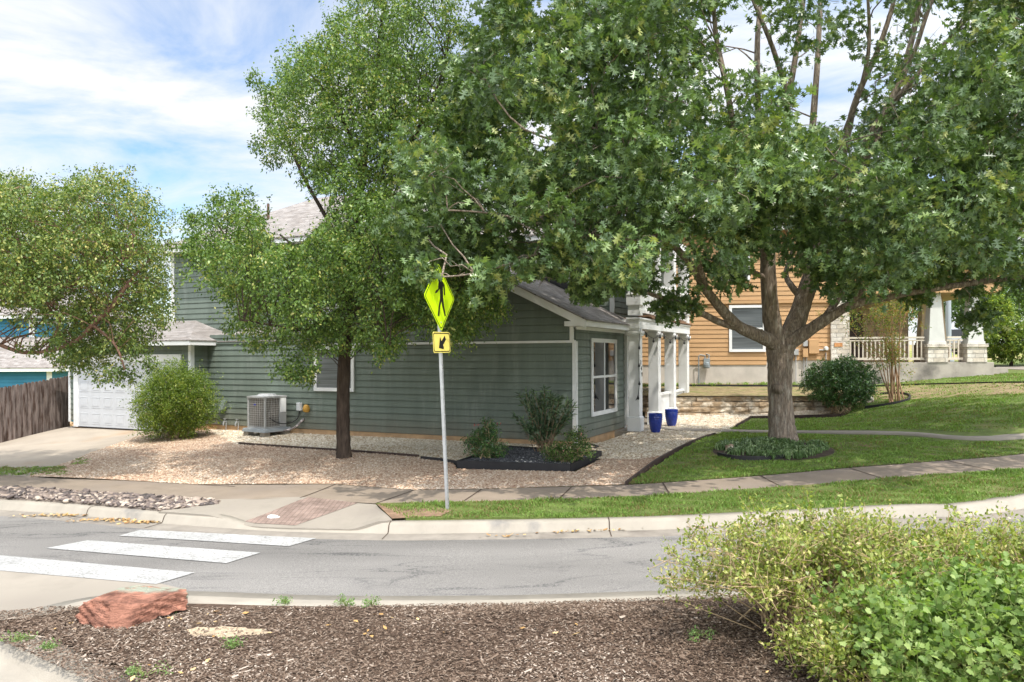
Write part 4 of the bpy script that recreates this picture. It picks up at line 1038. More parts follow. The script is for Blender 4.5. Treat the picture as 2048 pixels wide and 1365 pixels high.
m.box(-38.4, -23.4, 40.5, 40.55, 4.72, 4.92); fb(m, 'S', 41, -26.1, -25.8, 2.4, 4.75, 0, .06); fb(m, 'S', 41, -24.05, -23.8, 2.4, 4.75, 0, .06); fb(m, 'S', 41, -26.1, -23.8, 4.45, 4.6, 0, .05)
bb(m, 'trim', WHITE)
m = MB(); m.plate([(-36.4, 37.48, 2.13), (-22.73, 37.48, 2.13), (-24.6, 41, 3.75), (-36.4, 41, 3.75)], .04); m.plate([(-22.73, 37.48, 2.13), (-22.73, 46, 2.13), (-24.6, 44, 3.75), (-24.6, 41, 3.75)], .04); hip(m, -38.6, -23.3, 40.46, 49, 4.93, .5, .04)
bb(m, 'roof', SHINGLE)
# ------------------------------------------------------------------ things in the yard and street
def flat(m, pts, y, th=.003):
    """a thin plate with outline (x, z), its face looking along -y"""
    m.extrude([(p[0], y, p[1]) for p in pts][::-1], (0, -th, 0))
sb = L_(895, 1021)
sign = thing('pedestrian_sign', 'yellow green diamond pedestrian crossing sign with arrow plaque on a leaning perforated post', 'road sign', (0, 0, 0))
sign.matrix_world = Matrix.Translation(sb) @ Matrix.Rotation(R(-2.3), 4, 'Y') @ Matrix.Rotation(R(69), 4, 'Z')
m = MB()
w = .0225
for k in range(75):
    z0 = -.25 + k * .0545
    m.box(-w, w, -w, w, z0, z0 + .033)
    for s in (-1, 1): m.box(s * w - (.012 if s > 0 else 0), s * w + (0 if s > 0 else .012), -w, w, z0 + .033, z0 + .0545)
post = m.build('post', GALV, sign)
m = MB(); m.box(-.012, .012, -.012, .012, -.2, 3.8); m.build('post_core', BLACK, post)
h = .545
def rdiamond(h, r=.05):
    out = []
    for cx_, cz_, a0 in ((0, h, 45), (-h, 0, 135), (0, -h, 225), (h, 0, 315)):
        for t in (-1, -.33, .33, 1):
            ux, uz = (cx_ / h, cz_ / h)
            c0 = (cx_ - ux * r * 1.414, cz_ - uz * r * 1.414); a = math.atan2(uz, ux) + t * math.pi / 4
            out.append((c0[0] + r * math.cos(a), c0[1] + r * math.sin(a)))
    return out
YG = mat('fluorescent_yellow_green', (.52, .74, .004), .4, .4)
YEL = mat('faded_yellow_sheeting', (.72, .60, .13), .45, .4, vary=.08, vscale=9)
SYM = mat('black_sign_ink', (.008, .008, .008), .5, .3)
cz = 3.38
def up(pts, z): return [(a, b + z) for a, b in pts]
m = MB(); flat(m, up(rdiamond(h), cz), -.026, .004); dp = m.build('diamond_panel', YG, sign)
m = MB()
o1, o2 = up(rdiamond(h - .028), cz), up(rdiamond(h - .046), cz)
for i in range(len(o1)):
    j = (i + 1) % len(o1); flat(m, [o1[i], o1[j], o2[j], o2[i]], -.0305, .002)
m.build('border', SYM, dp)
def mc(c): return ((c[0] - 345 - .043 * (c[1] - 540)) / 165 * h, cz - (c[1] - 540 - .227 * (c[0] - 345)) / 375 * h)
m = MB()
flat(m, [mc((327 + 14 * math.cos(t), 283 + 37 * math.sin(t))) for t in np.linspace(0, 6.283, 17)[:-1]][::-1], -.0305, .002)
for k, q in enumerate(([(338, 335), (352, 335), (385, 390), (378, 440), (380, 562), (345, 562), (345, 450), (325, 430), (330, 370)], [(328, 422), (346, 445), (312, 488), (292, 492), (298, 466), (325, 445)],
          [(365, 358), (396, 405), (402, 520), (390, 522), (382, 420), (368, 400)], [(345, 555), (368, 558), (347, 640), (339, 745), (321, 740), (330, 640)], [(358, 560), (381, 555), (386, 620), (409, 750), (398, 761), (370, 640)])):
    flat(m, [mc(c) for c in q][::-1], -.0305 - .0004 * k, .002)
m.build('walking_figure', SYM, dp)
for z in (cz + .44, cz - .40): m = MB(); m.tube([(0, -.029, z), (0, -.037, z)], .014, 8); m.build('bolt', GALV, dp)
pz = 2.665
def rrect(a, b, r=.03):
    return [(x + r * math.cos(t), z + r * math.sin(t)) for x, z, t0 in ((a - r, b - r, 0), (-a + r, b - r, 90), (-a + r, -b + r, 180), (a - r, -b + r, 270)) for t in (R(t0), R(t0 + 45), R(t0 + 90))]
m = MB(); flat(m, up(rrect(.30, .165), pz), -.026, .004); ap = m.build('arrow_plaque', YEL, sign)
m = MB(); o1, o2 = up(rrect(.285, .150), pz), up(rrect(.272, .137), pz)
for i in range(len(o1)):
    j = (i + 1) % len(o1); flat(m, [o1[i], o1[j], o2[j], o2[i]], -.0305, .002)
m.build('border', SYM, ap)
m = MB()
def ma(c): return ((c[0] - 368) / 98 * .29, pz - (c[1] - 1053) / 113 * .155)
for k, q in enumerate(([(405, 975), (418, 1020), (378, 1088), (356, 1052)], [(348, 992), (362, 1035), (388, 1108), (385, 1133), (330, 1118)])):
    flat(m, [ma(c) for c in q][::-1], -.0305 - .0004 * k, .002)
m.build('arrow', SYM, ap)

# air conditioner on a raised pad
ac = at(534, 876, 22.0); acz = float(land(ac.x, ac.y))
rz = R(-33)
pd = thing('equipment_pad', 'grey plastic pad raised on concrete blocks below the air conditioner', 'pad', (ac.x, ac.y, acz - .02), rz)
m = MB(); m.hexa([(-.5, -.5, .14), (.5, -.5, .14), (.5, .5, .14), (-.5, .5, .14)], [(-.47, -.47, .24), (.47, -.47, .24), (.47, .47, .24), (-.47, .47, .24)]); m.build('slab', mat('grey_plastic_pad', (.25, .27, .28), .6, vary=.1), pd, bevel=.012)
for x, y in ((-.36, -.36), (.36, -.36), (-.36, .36), (.36, .36)):
    m = MB(); m.box(x - .1, x + .1, y - .1, y + .1, -.06, .14); m.build('block', CONC, pd, bevel=.006)
acu = thing('air_conditioner', 'grey louvred outdoor air conditioner standing by the green wall', 'air conditioner', (ac.x, ac.y, acz + .22), rz)
s = .36; hh = .92
m = MB(); m.box(-s + .03, s - .03, -s + .03, s - .03, .04, hh - .05); m.build('coil', mat('dark_coil_fins', (.19, .175, .155), .7, vary=.25, vscale=18, stretch=(1, 1, .1)), acu)
m = MB()
for x in (-s, s):
    for y in (-s, s): m.box(x - .025, x + .025, y - .025, y + .025, .0, hh - .04)
m.box(-s - .02, s + .02, -s - .02, s + .02, 0, .045); m.box(s - .17, s + .02, s - .02, s + .028, .03, hh - .04); m.box(s - .02, s + .03, s - .22, s + .02, .03, hh - .04)
cab = m.build('cabinet', GREYM, acu, bevel=.006)
m = MB()
for k in range(13):
    z = .07 + k * .064
    m.box(-s + .02, s - .02, -s - .012, -s - .002, z, z + .007); m.box(s + .002, s + .012, -s + .02, s - .2, z, z + .007); m.box(-s - .012, -s - .002, -s + .02, s - .02, z, z + .007)
for k in range(8):
    x = -s + .03 + k * .094; m.box(x, x + .005, -s - .016, -s - .010, .04, hh - .05)
    if k < 6: m.box(s + .010, s + .016, x, x + .005, .04, hh - .05)
m.build('grille', mat('pale_grey_wire', (.42, .41, .39), .5, .4), acu)
m = MB(); m.box(-s - .035, s + .035, -s - .035, s + .035, hh - .05, hh); m.lathe([(.30, hh), (.23, hh + .055), (.10, hh + .065), (.03, hh + .065)], 20); m.build('lid', GREYM, acu)
m = MB(); m.box(-.10, -.02, -s - .02, -s - .014, .66, .70); m.build('badge', mat('blue_badge', (.06, .07, .35), .4), acu)
m = MB(); m.box(s + .03, s + .04, s - .2, s, .45, .85); m.build('service_label', mat('white_label', (.75, .75, .74), .5), acu)

# blue glazed pots
POT = mat('cobalt_glaze', (.012, .035, .26), .12, .7, vary=.25, vscale=6)
def pot(px, py, r, h, lab):
    p = L_(px, py); t = thing('plant_pot', lab, 'plant pot', (p.x, p.y, float(land(p.x, p.y)) + .01), 0, 'cobalt pots beside the porch')
    m = MB(); n = 48; prof = [(0, .62), (.06, .68), (.25, .82), (.5, .94), (.75, 1.0), (.9, 1.0), (.95, 1.03), (1, 1.03), (1, .93), (.9, .9)]
    zs = np.linspace(0, 1, 30); b = 0
    rows = []
    for z in zs:
        rr = np.interp(z, [q[0] for q in prof[:8]], [q[1] for q in prof[:8]]) * r
        rows.append([(rr * (1 + (.055 * abs(math.sin(6 * (2 * math.pi * k / n) * 1 + z * 9)) * abs(math.sin(z * 26)) if .1 < z < .9 else 0)), k) for k in range(n)])
    for row, z in zip(rows, zs):
        for rr, k in row: m.v.append((rr * math.cos(2 * math.pi * k / n), rr * math.sin(2 * math.pi * k / n), z * h))
    for i in range(len(zs) - 1):
        for k in range(n): m.f.append((i * n + k, i * n + (k + 1) % n, (i + 1) * n + (k + 1) % n, (i + 1) * n + k))
    m.f.append(tuple(reversed(range(n))))
    m.lathe([(r * 1.03, h), (r * .92, h), (r * .88, h * .85), (0.01, h * .85)], n, cap=False)
    m.build('pot_body', POT, t, smooth=True)
    s_ = MB(); s_.lathe([(r * .89, h * .86), (.01, h * .88)], 20, cap=False); s_.build('soil', SOIL, t)
pot(1311, 866, .185, .53, 'cobalt blue glazed pot in front of the first white column')
pot(1343, 853, .19, .50, 'cobalt blue glazed pot farther along, beside the beadboard rail')

# wooden fence running up to the garage
fa, fb_ = at(-60, 905, 23.0), at(146, 853, 26.7)
fl = (fb_ - fa).length
fe = thing('wooden_fence', 'weathered dark wooden privacy fence beside the driveway', 'fence', (fa.x, fa.y, fa.z), math.atan2(fb_.y - fa.y, fb_.x - fa.x))
WOOD = mat('weathered_fence_boards', (.17, .135, .12), .9, vary=.5, vscale=2.2, col2=(.05, .028, .02), c2=(.44, .62), c2scale=2.6, stretch=(4, 4, .55), bump=.7, bscale=14)
m = MB(); n = int(fl / .143); rr = random.Random(3)
for i in range(n):
    x = i * .143; z0 = (fb_.z - fa.z) * i / n; hgt = 1.80 + rr.uniform(-.02, .025); y = rr.uniform(-.006, .006); wd = .134
    q = [(x, y, z0), (x + wd, y, z0), (x + wd, y, z0 + hgt - .05), (x + wd - .035, y, z0 + hgt), (x + .035, y, z0 + hgt), (x, y, z0 + hgt - .05)]
    m.extrude([(a, b + .02, c) for a, b, c in q], (0, -.02, 0))
m.build('board_panel', WOOD, fe)
m = MB()
for z in (.3, .95, 1.6): m.bar((0, .045, z), (fl, .045, z + fb_.z - fa.z), .04, .09)
m.build('rail', WOOD, fe)
for i in range(4):
    m = MB(); x = .2 + i * (fl - .4) / 3; m.box(x, x + .09, .06, .15, -.2 + (fb_.z - fa.z) * x / fl, 1.7 + (fb_.z - fa.z) * x / fl); m.build('post', WOOD, fe)

# dry stone retaining wall
rw = thing('retaining_wall', 'low stacked limestone retaining wall beyond the porch gravel', 'wall', (4.5, 25.62, .6), math.atan2(-.32, 7.1))
RUB = mat('rough_limestone', (.34, .25, .16), .92, vary=.4, vscale=5, col2=(.54, .47, .37), c2=(.46, .6), c2scale=3.2, bump=1, bscale=10, bdist=.06)
m = MB(); rr = random.Random(5)
for c in range(4):
    x = -.3 * c
    while x < 7.2 - c * .25:
        l = rr.uniform(.55, 1.3); z0 = -.08 + c * .178; hgt = .168 + rr.uniform(-.012, .006); y = c * .035 + rr.uniform(-.03, .03)
        nn = 4
        for i in range(nn):
            xa, xb = x + l * i / nn, x + l * (i + 1) / nn
            def cut(xx, k):
                q = random.Random(int(xx * 1000) + c * 77)
                return [(xx, y + q.uniform(-.03, .02), z0), (xx, y + q.uniform(-.03, .02), z0 + hgt * .5), (xx, y + q.uniform(-.01, .03), z0 + hgt - .01), (xx, y + .35, z0 + hgt), (xx, y + .35, z0)]
            A, B = cut(xa + .006 * (i == 0), 0), cut(xb - .006 * (i == nn - 1), 1)
            for k in range(5):
                k2 = (k + 1) % 5; m.face([A[k], B[k], B[k2], A[k2]])
            if i == 0: m.face(A)
            if i == nn - 1: m.face(B[::-1])
        x += l
m.build('stone_course', RUB, rw)
# edging strips
def edging(name, lab, pts, mt, h=.12, th=.02, fun=land, cat='garden edging', n=4, smooth=True):
    P = smooth_path([tuple(p[:2]) for p in pts], n) if smooth else [tuple(p[:2]) for p in pts]
    a = np.array(P); T = unit(np.gradient(a, axis=0)); Nn = np.stack([-T[:, 1], T[:, 0]], 1) * th
    m = MB()
    Z = fun(a[:, 0], a[:, 1])
    for i in range(len(a) - 1):
        q = [(*(a[i] - Nn[i]), Z[i] - .05), (*(a[i + 1] - Nn[i + 1]), Z[i + 1] - .05), (*(a[i + 1] + Nn[i + 1]), Z[i + 1] - .05), (*(a[i] + Nn[i]), Z[i] - .05)]
        m.hexa(q, [(x, y, z + h + .05) for x, y, z in q])
    c = a.mean(0); o = np.array([c[0], c[1], Z.mean()])
    m.v = [tuple(np.array(v) - o) for v in m.v]
    return tag(m.build(name, mt, loc=tuple(o)), lab, cat)
edging('steel_edging', 'rusty brown steel strip between pink and tan gravel by the elm', [L_(*p) for p in ((478, 890), (600, 899), (720, 907), (838, 916))], RUST, .07)
edging('steel_edging', 'short dark steel strip running into the raised planting bed', [L_(*p) for p in ((842, 920), (880, 924), (916, 930))], BLACK, .08)
edging('steel_edging', 'brown steel strip between the gravel and the lawn', [L_(*p) for p in ((1252, 971), (1290, 942), (1330, 915), (1430, 871))], RUST, .07)
edging('steel_edging', 'brown steel strip across the lawn edge before the retaining wall', [L_(*p) for p in ((1472, 856), (1502, 838), (1560, 837), (1690, 834))], RUST, .09, smooth=False)
edging('plastic_edging', 'black edging strip along the foot of the ochre house', [(4.5, 29.6), (8, 29.3), (11.5, 28.9)], BLACK, .09, fun=bench)
edging('plastic_edging', 'black edging strip below the stone porch slab', [L_(*p) for p in ((1665, 778), (1760, 774), (1850, 771), (1950, 769), (2060, 768))], BLACK, .07)
edging('plastic_edging', 'curved black edging around the crape myrtle', [L_(*p) for p in ((1730, 818), (1775, 812), (1815, 803), (1817, 793), (1790, 789), (1760, 791))], BLACK, .09)
edging('plastic_edging', 'curved black edging on the gravel at the house corner', [L_(*p) for p in ((1150, 893), (1180, 892), (1196, 897), (1176, 900), (1150, 898))], BLACK, .05)
edging('plastic_edging', 'curved black edging in front of the grassy bed under the oak', [L_(*p) for p in ((1436, 914), (1470, 921), (1530, 922), (1590, 915), (1632, 902), (1640, 893))], BLACK, .10)
# raised planting bed with a black frame
m = MB(); q = [Vector((*p, float(land(*p)))) for p in bedp]
o = (q[0] + q[2]) / 2
for a, b in zip(q, q[1:] + q[:1]): m.bar(a + Vector((0, 0, .05)) - o, b + Vector((0, 0, .05)) - o, .04, .17)
tag(m.build('bed_frame', BLACK, loc=o), 'black rectangular frame of the raised pebble planting bed', 'planter frame')
tag(lumps('black_pebbles', [tuple(np.array(p) * .97 + np.array([o.x, o.y]) * .03) for p in bedp], 2200, land, .03, rnd_mat('dark_pebbles', [(0, (.03, .03, .033)), (.7, (.10, .10, .11)), (.95, (.22, .22, .22)), (1, (.6, .57, .52))], .7), .7, None, .10), 'dark pebbles inside the raised planting bed', 'pebbles')

# red sandstone boulder on the mulch
from mathutils import noise as mnoise
def boulder():
    front_b = [(158, 1232, 7.10), (190, 1243, 6.95), (225, 1251, 6.86), (265, 1253, 6.84), (295, 1236, 7.05), (330, 1222, 7.22), (377, 1210, 7.40)]
    front_t = [(163, 1212, 7.15), (186, 1199, 7.12), (222, 1203, 7.02), (263, 1216, 6.98), (300, 1203, 7.14), (335, 1192, 7.32), (374, 1184, 7.46)]
    back_t = [(175, 1203, 7.4), (208, 1188, 7.5), (240, 1178, 7.62), (272, 1172, 7.72), (300, 1172, 7.76), (330, 1174, 7.75), (371, 1178, 7.66)]
    A, B, C = [[at(*p) for p in r] for r in (front_b, front_t, back_t)]
    Dn = [Vector((p.x, p.y + .05, .05)) for p in C]
    A = [p + Vector((0, -.04, -.03)) for p in A]
    bm = bmesh.new(); rows = [[bm.verts.new(p) for p in r] for r in (A, B, C, Dn)]
    for r in range(4):
        for i in range(6): bm.faces.new((rows[r][i], rows[r][i + 1], rows[(r + 1) % 4][i + 1], rows[(r + 1) % 4][i]))
    for i in (0, 6): bm.faces.new([rows[r][i] for r in range(4)])
    bmesh.ops.recalc_face_normals(bm, faces=bm.faces[:])
    bmesh.ops.subdivide_edges(bm, edges=bm.edges[:], cuts=7, use_grid_fill=True)
    bmesh.ops.triangulate(bm, faces=bm.faces[:]); bm.normal_update()
    for v in bm.verts:
        p = v.co
        d = mnoise.fractal(Vector((p.x * 4, p.y * 4, p.z * 9)), 1, 2, 4) * .022
        s_ = p.x * 1.1 + p.z * 2.6 + p.y * .4
        if v.normal.z < .6: d += (abs((s_ * 6) % 1 - .5) - .25) * .075 + (abs((s_ * 19) % 1 - .5) - .25) * .012
        v.co += v.normal * d
    o = Vector((-5.05, 7.3, .15))
    for v in bm.verts: v.co -= o
    me = bpy.data.meshes.new('boulder'); bm.to_mesh(me); bm.free()
    m = mat('red_sandstone', (.36, .165, .11), .88, vary=.35, vscale=7, col2=(.17, .075, .05), c2=(.46, .60), c2scale=4.5, bump=1, bscale=22, stretch=(.9, .9, 4.5), bdist=.05)
    N, L = m.node_tree.nodes, m.node_tree.links; b = N['Principled BSDF']; old = b.inputs['Base Color'].links[0].from_socket
    t = N.new('ShaderNodeTexCoord'); n = N.new('ShaderNodeTexNoise'); n.inputs['Scale'].default_value = 6; n.inputs['Detail'].default_value = 6; L.new(t.outputs['Object'], n.inputs['Vector'])
    sx = N.new('ShaderNodeSeparateXYZ'); L.new(t.outputs['Object'], sx.inputs[0])
    r = N.new('ShaderNodeValToRGB'); r.color_ramp.elements[0].position = .40; r.color_ramp.elements[1].position = .52; L.new(n.outputs['Fac'], r.inputs[0])
    g = N.new('ShaderNodeMapRange'); g.inputs['From Min'].default_value = .10; g.inputs['From Max'].default_value = .22; L.new(sx.outputs['Y'], g.inputs[0])
    k = N.new('ShaderNodeMath'); k.operation = 'MULTIPLY'; L.new(r.outputs[0], k.inputs[0]); L.new(g.outputs[0], k.inputs[1])
    x = N.new('ShaderNodeMixRGB'); L.new(k.outputs[0], x.inputs[0]); L.new(old, x.inputs[1]); x.inputs[2].default_value = (.30, .31, .24, 1); L.new(x.outputs[0], b.inputs['Base Color'])
    tag(link_mesh('boulder', me, m, loc=o), 'flat red sandstone boulder with pale lichen on top, lying on the mulch', 'boulder')
boulder()
def stone(name, lab, p, s, mt, seed):
    bm = bmesh.new(); bmesh.ops.create_icosphere(bm, subdivisions=3, radius=1)
    for v in bm.verts:
        d = 1 + .35 * mnoise.fractal(v.co * 1.1 + Vector((seed, 0, 0)), 1, 2, 3); v.co = Vector((v.co.x * s[0], v.co.y * s[1], v.co.z * s[2])) * d
    me = bpy.data.meshes.new(name); bm.to_mesh(me); bm.free()
    return tag(link_mesh(name, me, mt, loc=p), lab, 'stone')
q = L_(1461, 903); stone('garden_stone', 'small brown stone at the edge of the grassy oak bed', q + Vector((0, 0, .06)), (.11, .09, .10), RUB, 3)
q = L_(1733, 806); stone('garden_stone', 'squarish pale stone beside the crape myrtle edging', q + Vector((0, 0, .10)), (.2, .17, .2), RUB, 9)
q = L_(138, 852); stone('garden_stone', 'pale chunk of stone at the foot of the fence by the garage', q + Vector((0, 0, .05)), (.2, .12, .09), FOUND, 5)
q = onfun(546, 1038, rampz, 9); stone('litter_stone', 'small white stone lying on the red paver ramp', q + Vector((0, 0, .03)), (.09, .05, .03), WHITE, 6)

# grey pole, parked car beyond the porch
p = at(1897, 722, 42)
m = MB(); m.tube([(0, 0, -.3), (0, 0, 9.5)], [.16, .11], 14); m.lathe([(.28, -.2), (.28, .12), (.2, .16)], 14)
tag(m.build('metal_pole', mat('grey_blue_pole_metal', (.34, .37, .39), .45, .4, .3), loc=p, smooth=False), 'tall grey metal pole standing in the meadow beyond the porch', 'pole')
def car(p, rz):
    t = thing('parked_car', 'silver sport utility car parked beyond the stone porch', 'car', p, rz)
    side = [(-2.2, .42), (-2.25, .75), (-2.1, 1.0), (-1.95, 1.55), (-1.6, 1.72), (.35, 1.72), (1.05, 1.08), (2.0, .95), (2.2, .75), (2.22, .42), (1.9, .32), (-1.9, .32)]
    m = MB(); W = .88
    V = [(x, -W * (1 if z < 1.05 else .86 if z < 1.6 else .78), z) for x, z in side]; V2 = [(x, -y, z) for x, y, z in V]
    n = len(side); m.v += V + V2
    m.f.append(tuple(range(n))); m.f.append(tuple(reversed(range(n, 2 * n))))
    for i in range(n): j = (i + 1) % n; m.f.append((i, n + i, n + j, j))
    m.build('body', mat('silver_car_paint', (.52, .53, .55), .25, .6, .5), t, bevel=.04)
    g = MB()
    for s in (-1, 1):
        for q in ([(-1.85, 1.08), (-1.72, 1.58), (-.95, 1.6), (-.95, 1.08)], [(-.85, 1.08), (-.85, 1.6), (.28, 1.6), (.80, 1.08)]):
            f = [(x, s * W * (.995 if z < 1.2 else .865), z) for x, z in q]
            g.face(f if s < 0 else f[::-1])
    g.hexa([(.98, -.66, 1.12), (.98, .66, 1.12), (.45, .60, 1.66), (.45, -.60, 1.66)], [(1.02, -.66, 1.14), (1.02, .66, 1.14), (.49, .60, 1.68), (.49, -.60, 1.68)])
    g.hexa([(-2.0, -.62, 1.1), (-2.0, .62, 1.1), (-1.88, .58, 1.55), (-1.88, -.58, 1.55)], [(-2.08, -.62, 1.1), (-2.08, .62, 1.1), (-1.97, .58, 1.55), (-1.97, -.58, 1.55)])
    g.build('window', GLASS, t)
    for x in (-1.35, 1.38):
        for s in (-1, 1):
            wm = MB(); wm.tube([(x, s * .72, .34), (x, s * .91, .34)], .34, 20); wo_ = wm.build('wheel', BLACK, t)
            rm = MB(); rm.tube([(x, s * .90, .34), (x, s * .925, .34)], .21, 12); rm.build('rim', GALV, wo_)
    for s in (-1, 1):
        m = MB(); m.box(2.12, 2.24, s * .62 - .16, s * .62 + .16, .68, .82); m.build('headlight', WHITE, t, bevel=.02)
        m = MB(); m.box(-2.28, -2.15, s * .7 - .1, s * .7 + .1, .78, 1.02); m.build('tail_light', mat('red_lens', (.3, .01, .01), .2), t, bevel=.02)
cp = at(1972, 709, 47)
car((cp.x, cp.y, cp.z), R(12))
# ------------------------------------------------------------------ trees and shrubs: limbs as tapering tubes, crowns as many thousand separate leaves
rng = np.random.default_rng(11)
LOG = []
def tmpl_fan(half, fold=.12):
    """leaf outline from one half (x along, y across); fan triangles about a middle point"""
    pts = half + [(x, -y) for x, y in half[-2:0:-1]]
    V = [(.5, 0, -.02)] + [(x - 0, y, abs(y) * fold - .25 * (x - .5) ** 2 * .6) for x, y in pts]
    n = len(pts)
    return np.array(V), np.array([(0, 1 + i, 1 + (i + 1) % n) for i in range(n)])
T_OAK = tmpl_fan([(0, 0), (.22, .05), (.27, .28), (.42, .07), (.52, .44), (.66, .09), (.84, .28), (.86, .06), (1.0, 0)])
T_SMALL = (np.array([(0, 0, 0), (.45, .27, .05), (1, 0, -.06), (.45, -.27, .05)]), np.array([(0, 1, 2, 3)]))
T_LONG = (np.array([(0, 0, 0), (.4, .10, .02), (1, 0, -.12), (.4, -.10, .02)]), np.array([(0, 1, 2, 3)]))
T_MAPLE = tmpl_fan([(0, 0), (.05, .30), (.30, .52), (.42, .33), (.70, .46), (.74, .25), (1.0, 0)], .2)
def cloud(name, par, mt, P, A, Nn, S, T, o=(0, 0, 0)):
    V, F = T
    A = unit(A); B = unit(np.cross(Nn, A)); N2 = np.cross(A, B)
    W = P[:, None] + S[:, None, None] * (V[None, :, :1] * A[:, None] + V[None, :, 1:2] * B[:, None] + V[None, :, 2:] * N2[:, None])
    n, k = len(P), len(V)
    f = (np.arange(n)[:, None, None] * k + F[None]).reshape(-1, F.shape[1])
    return np_mesh(name, (W - np.array(o)).reshape(-1, 3), f, mt, par, rnd=np.repeat(rng.random(n), k))
def sprays(C, Rr, per, m, spread, up=.5, out=.45, droop=.25, shell=(.45, 1.05)):
    """for every clump: PER twigs, M leaves around each twig's tip -> positions, axes, normals, twig starts and ends"""
    per = np.asarray(per) if np.ndim(per) else np.full(len(C), per)
    i = np.repeat(np.arange(len(C)), per); n = len(i)
    d = unit(rng.normal(size=(n, 3)) + [0, 0, .15])
    E = C[i] + d * Rr[i] * rng.uniform(*shell, n)[:, None]
    S0 = C[i] + (E - C[i]) * .35
    j = np.repeat(np.arange(n), m); k = len(j)
    back = rng.random(k) ** 1.5 * .45
    L = np.linalg.norm(E - C[i], axis=1)[j]
    P = E[j] - d[j] * (back * L)[:, None] + rng.normal(size=(k, 3)) * spread
    A = d[j] * .7 + rng.normal(size=(k, 3)) * .7 - [0, 0, droop]
    Nn = rng.normal(size=(k, 3)) * .55 + np.array([0, 0, up]) + d[j] * out
    return P, A, Nn, S0, E
def twig_mesh(m, S0, E, r, k):
    for q in rng.choice(len(E), min(k, len(E)), replace=False):
        a, b = S0[q], E[q]; mid = (a + b) / 2 + rng.normal(size=3) * .06
        m.tube([a, mid, b], [r, r * .7, r * .3], 3, cap=False)
def limb_points(px):  # [(px, py, D, width px)]
    pts = smooth_path([(*at(x, y, D), w * D / FPX / 2) for x, y, D, w in px], 5)
    return [p[:3] for p in pts], [max(p[3], .006) for p in pts]
def grow(m, skel, C, r0=.03, r1=.012, n=5, keep=1.0):
    """a curved branch from the nearest lower point of the skeleton to every clump"""
    SP = np.array(skel)
    for c in C:
        if rng.random() > keep: continue
        dd = np.linalg.norm(SP - c, axis=1) + np.maximum(0, SP[:, 2] - c[2] + .2) * 1.5
        u_ = np.argsort(dd)[:6]; s = SP[rng.choice(u_)]; v = c - s; L = np.linalg.norm(v)
        if L < .15 or L > 2.4: continue
        p = [s + v * t + np.array([0, 0, .16 * L * math.sin(math.pi * t)]) + rng.normal(size=3) * .05 * L * math.sin(math.pi * t) for t in np.linspace(0, 1, 6)]
        a = r0 * min(2.2, .5 + L / 2)
        m.tube(p, list(np.linspace(a, r1, 6)), n, cap=False)
def poisson(cand, dmin, nmax):
    out = []
    for c in cand:
        if all(np.sum((c - o) ** 2) > dmin * dmin for o in out):
            out.append(c)
            if len(out) >= nmax: break
    return np.array(out)
def in_any(P, polys):
    r = np.zeros(len(P), bool)
    for q in polys: r |= in_poly(P, q)
    return r

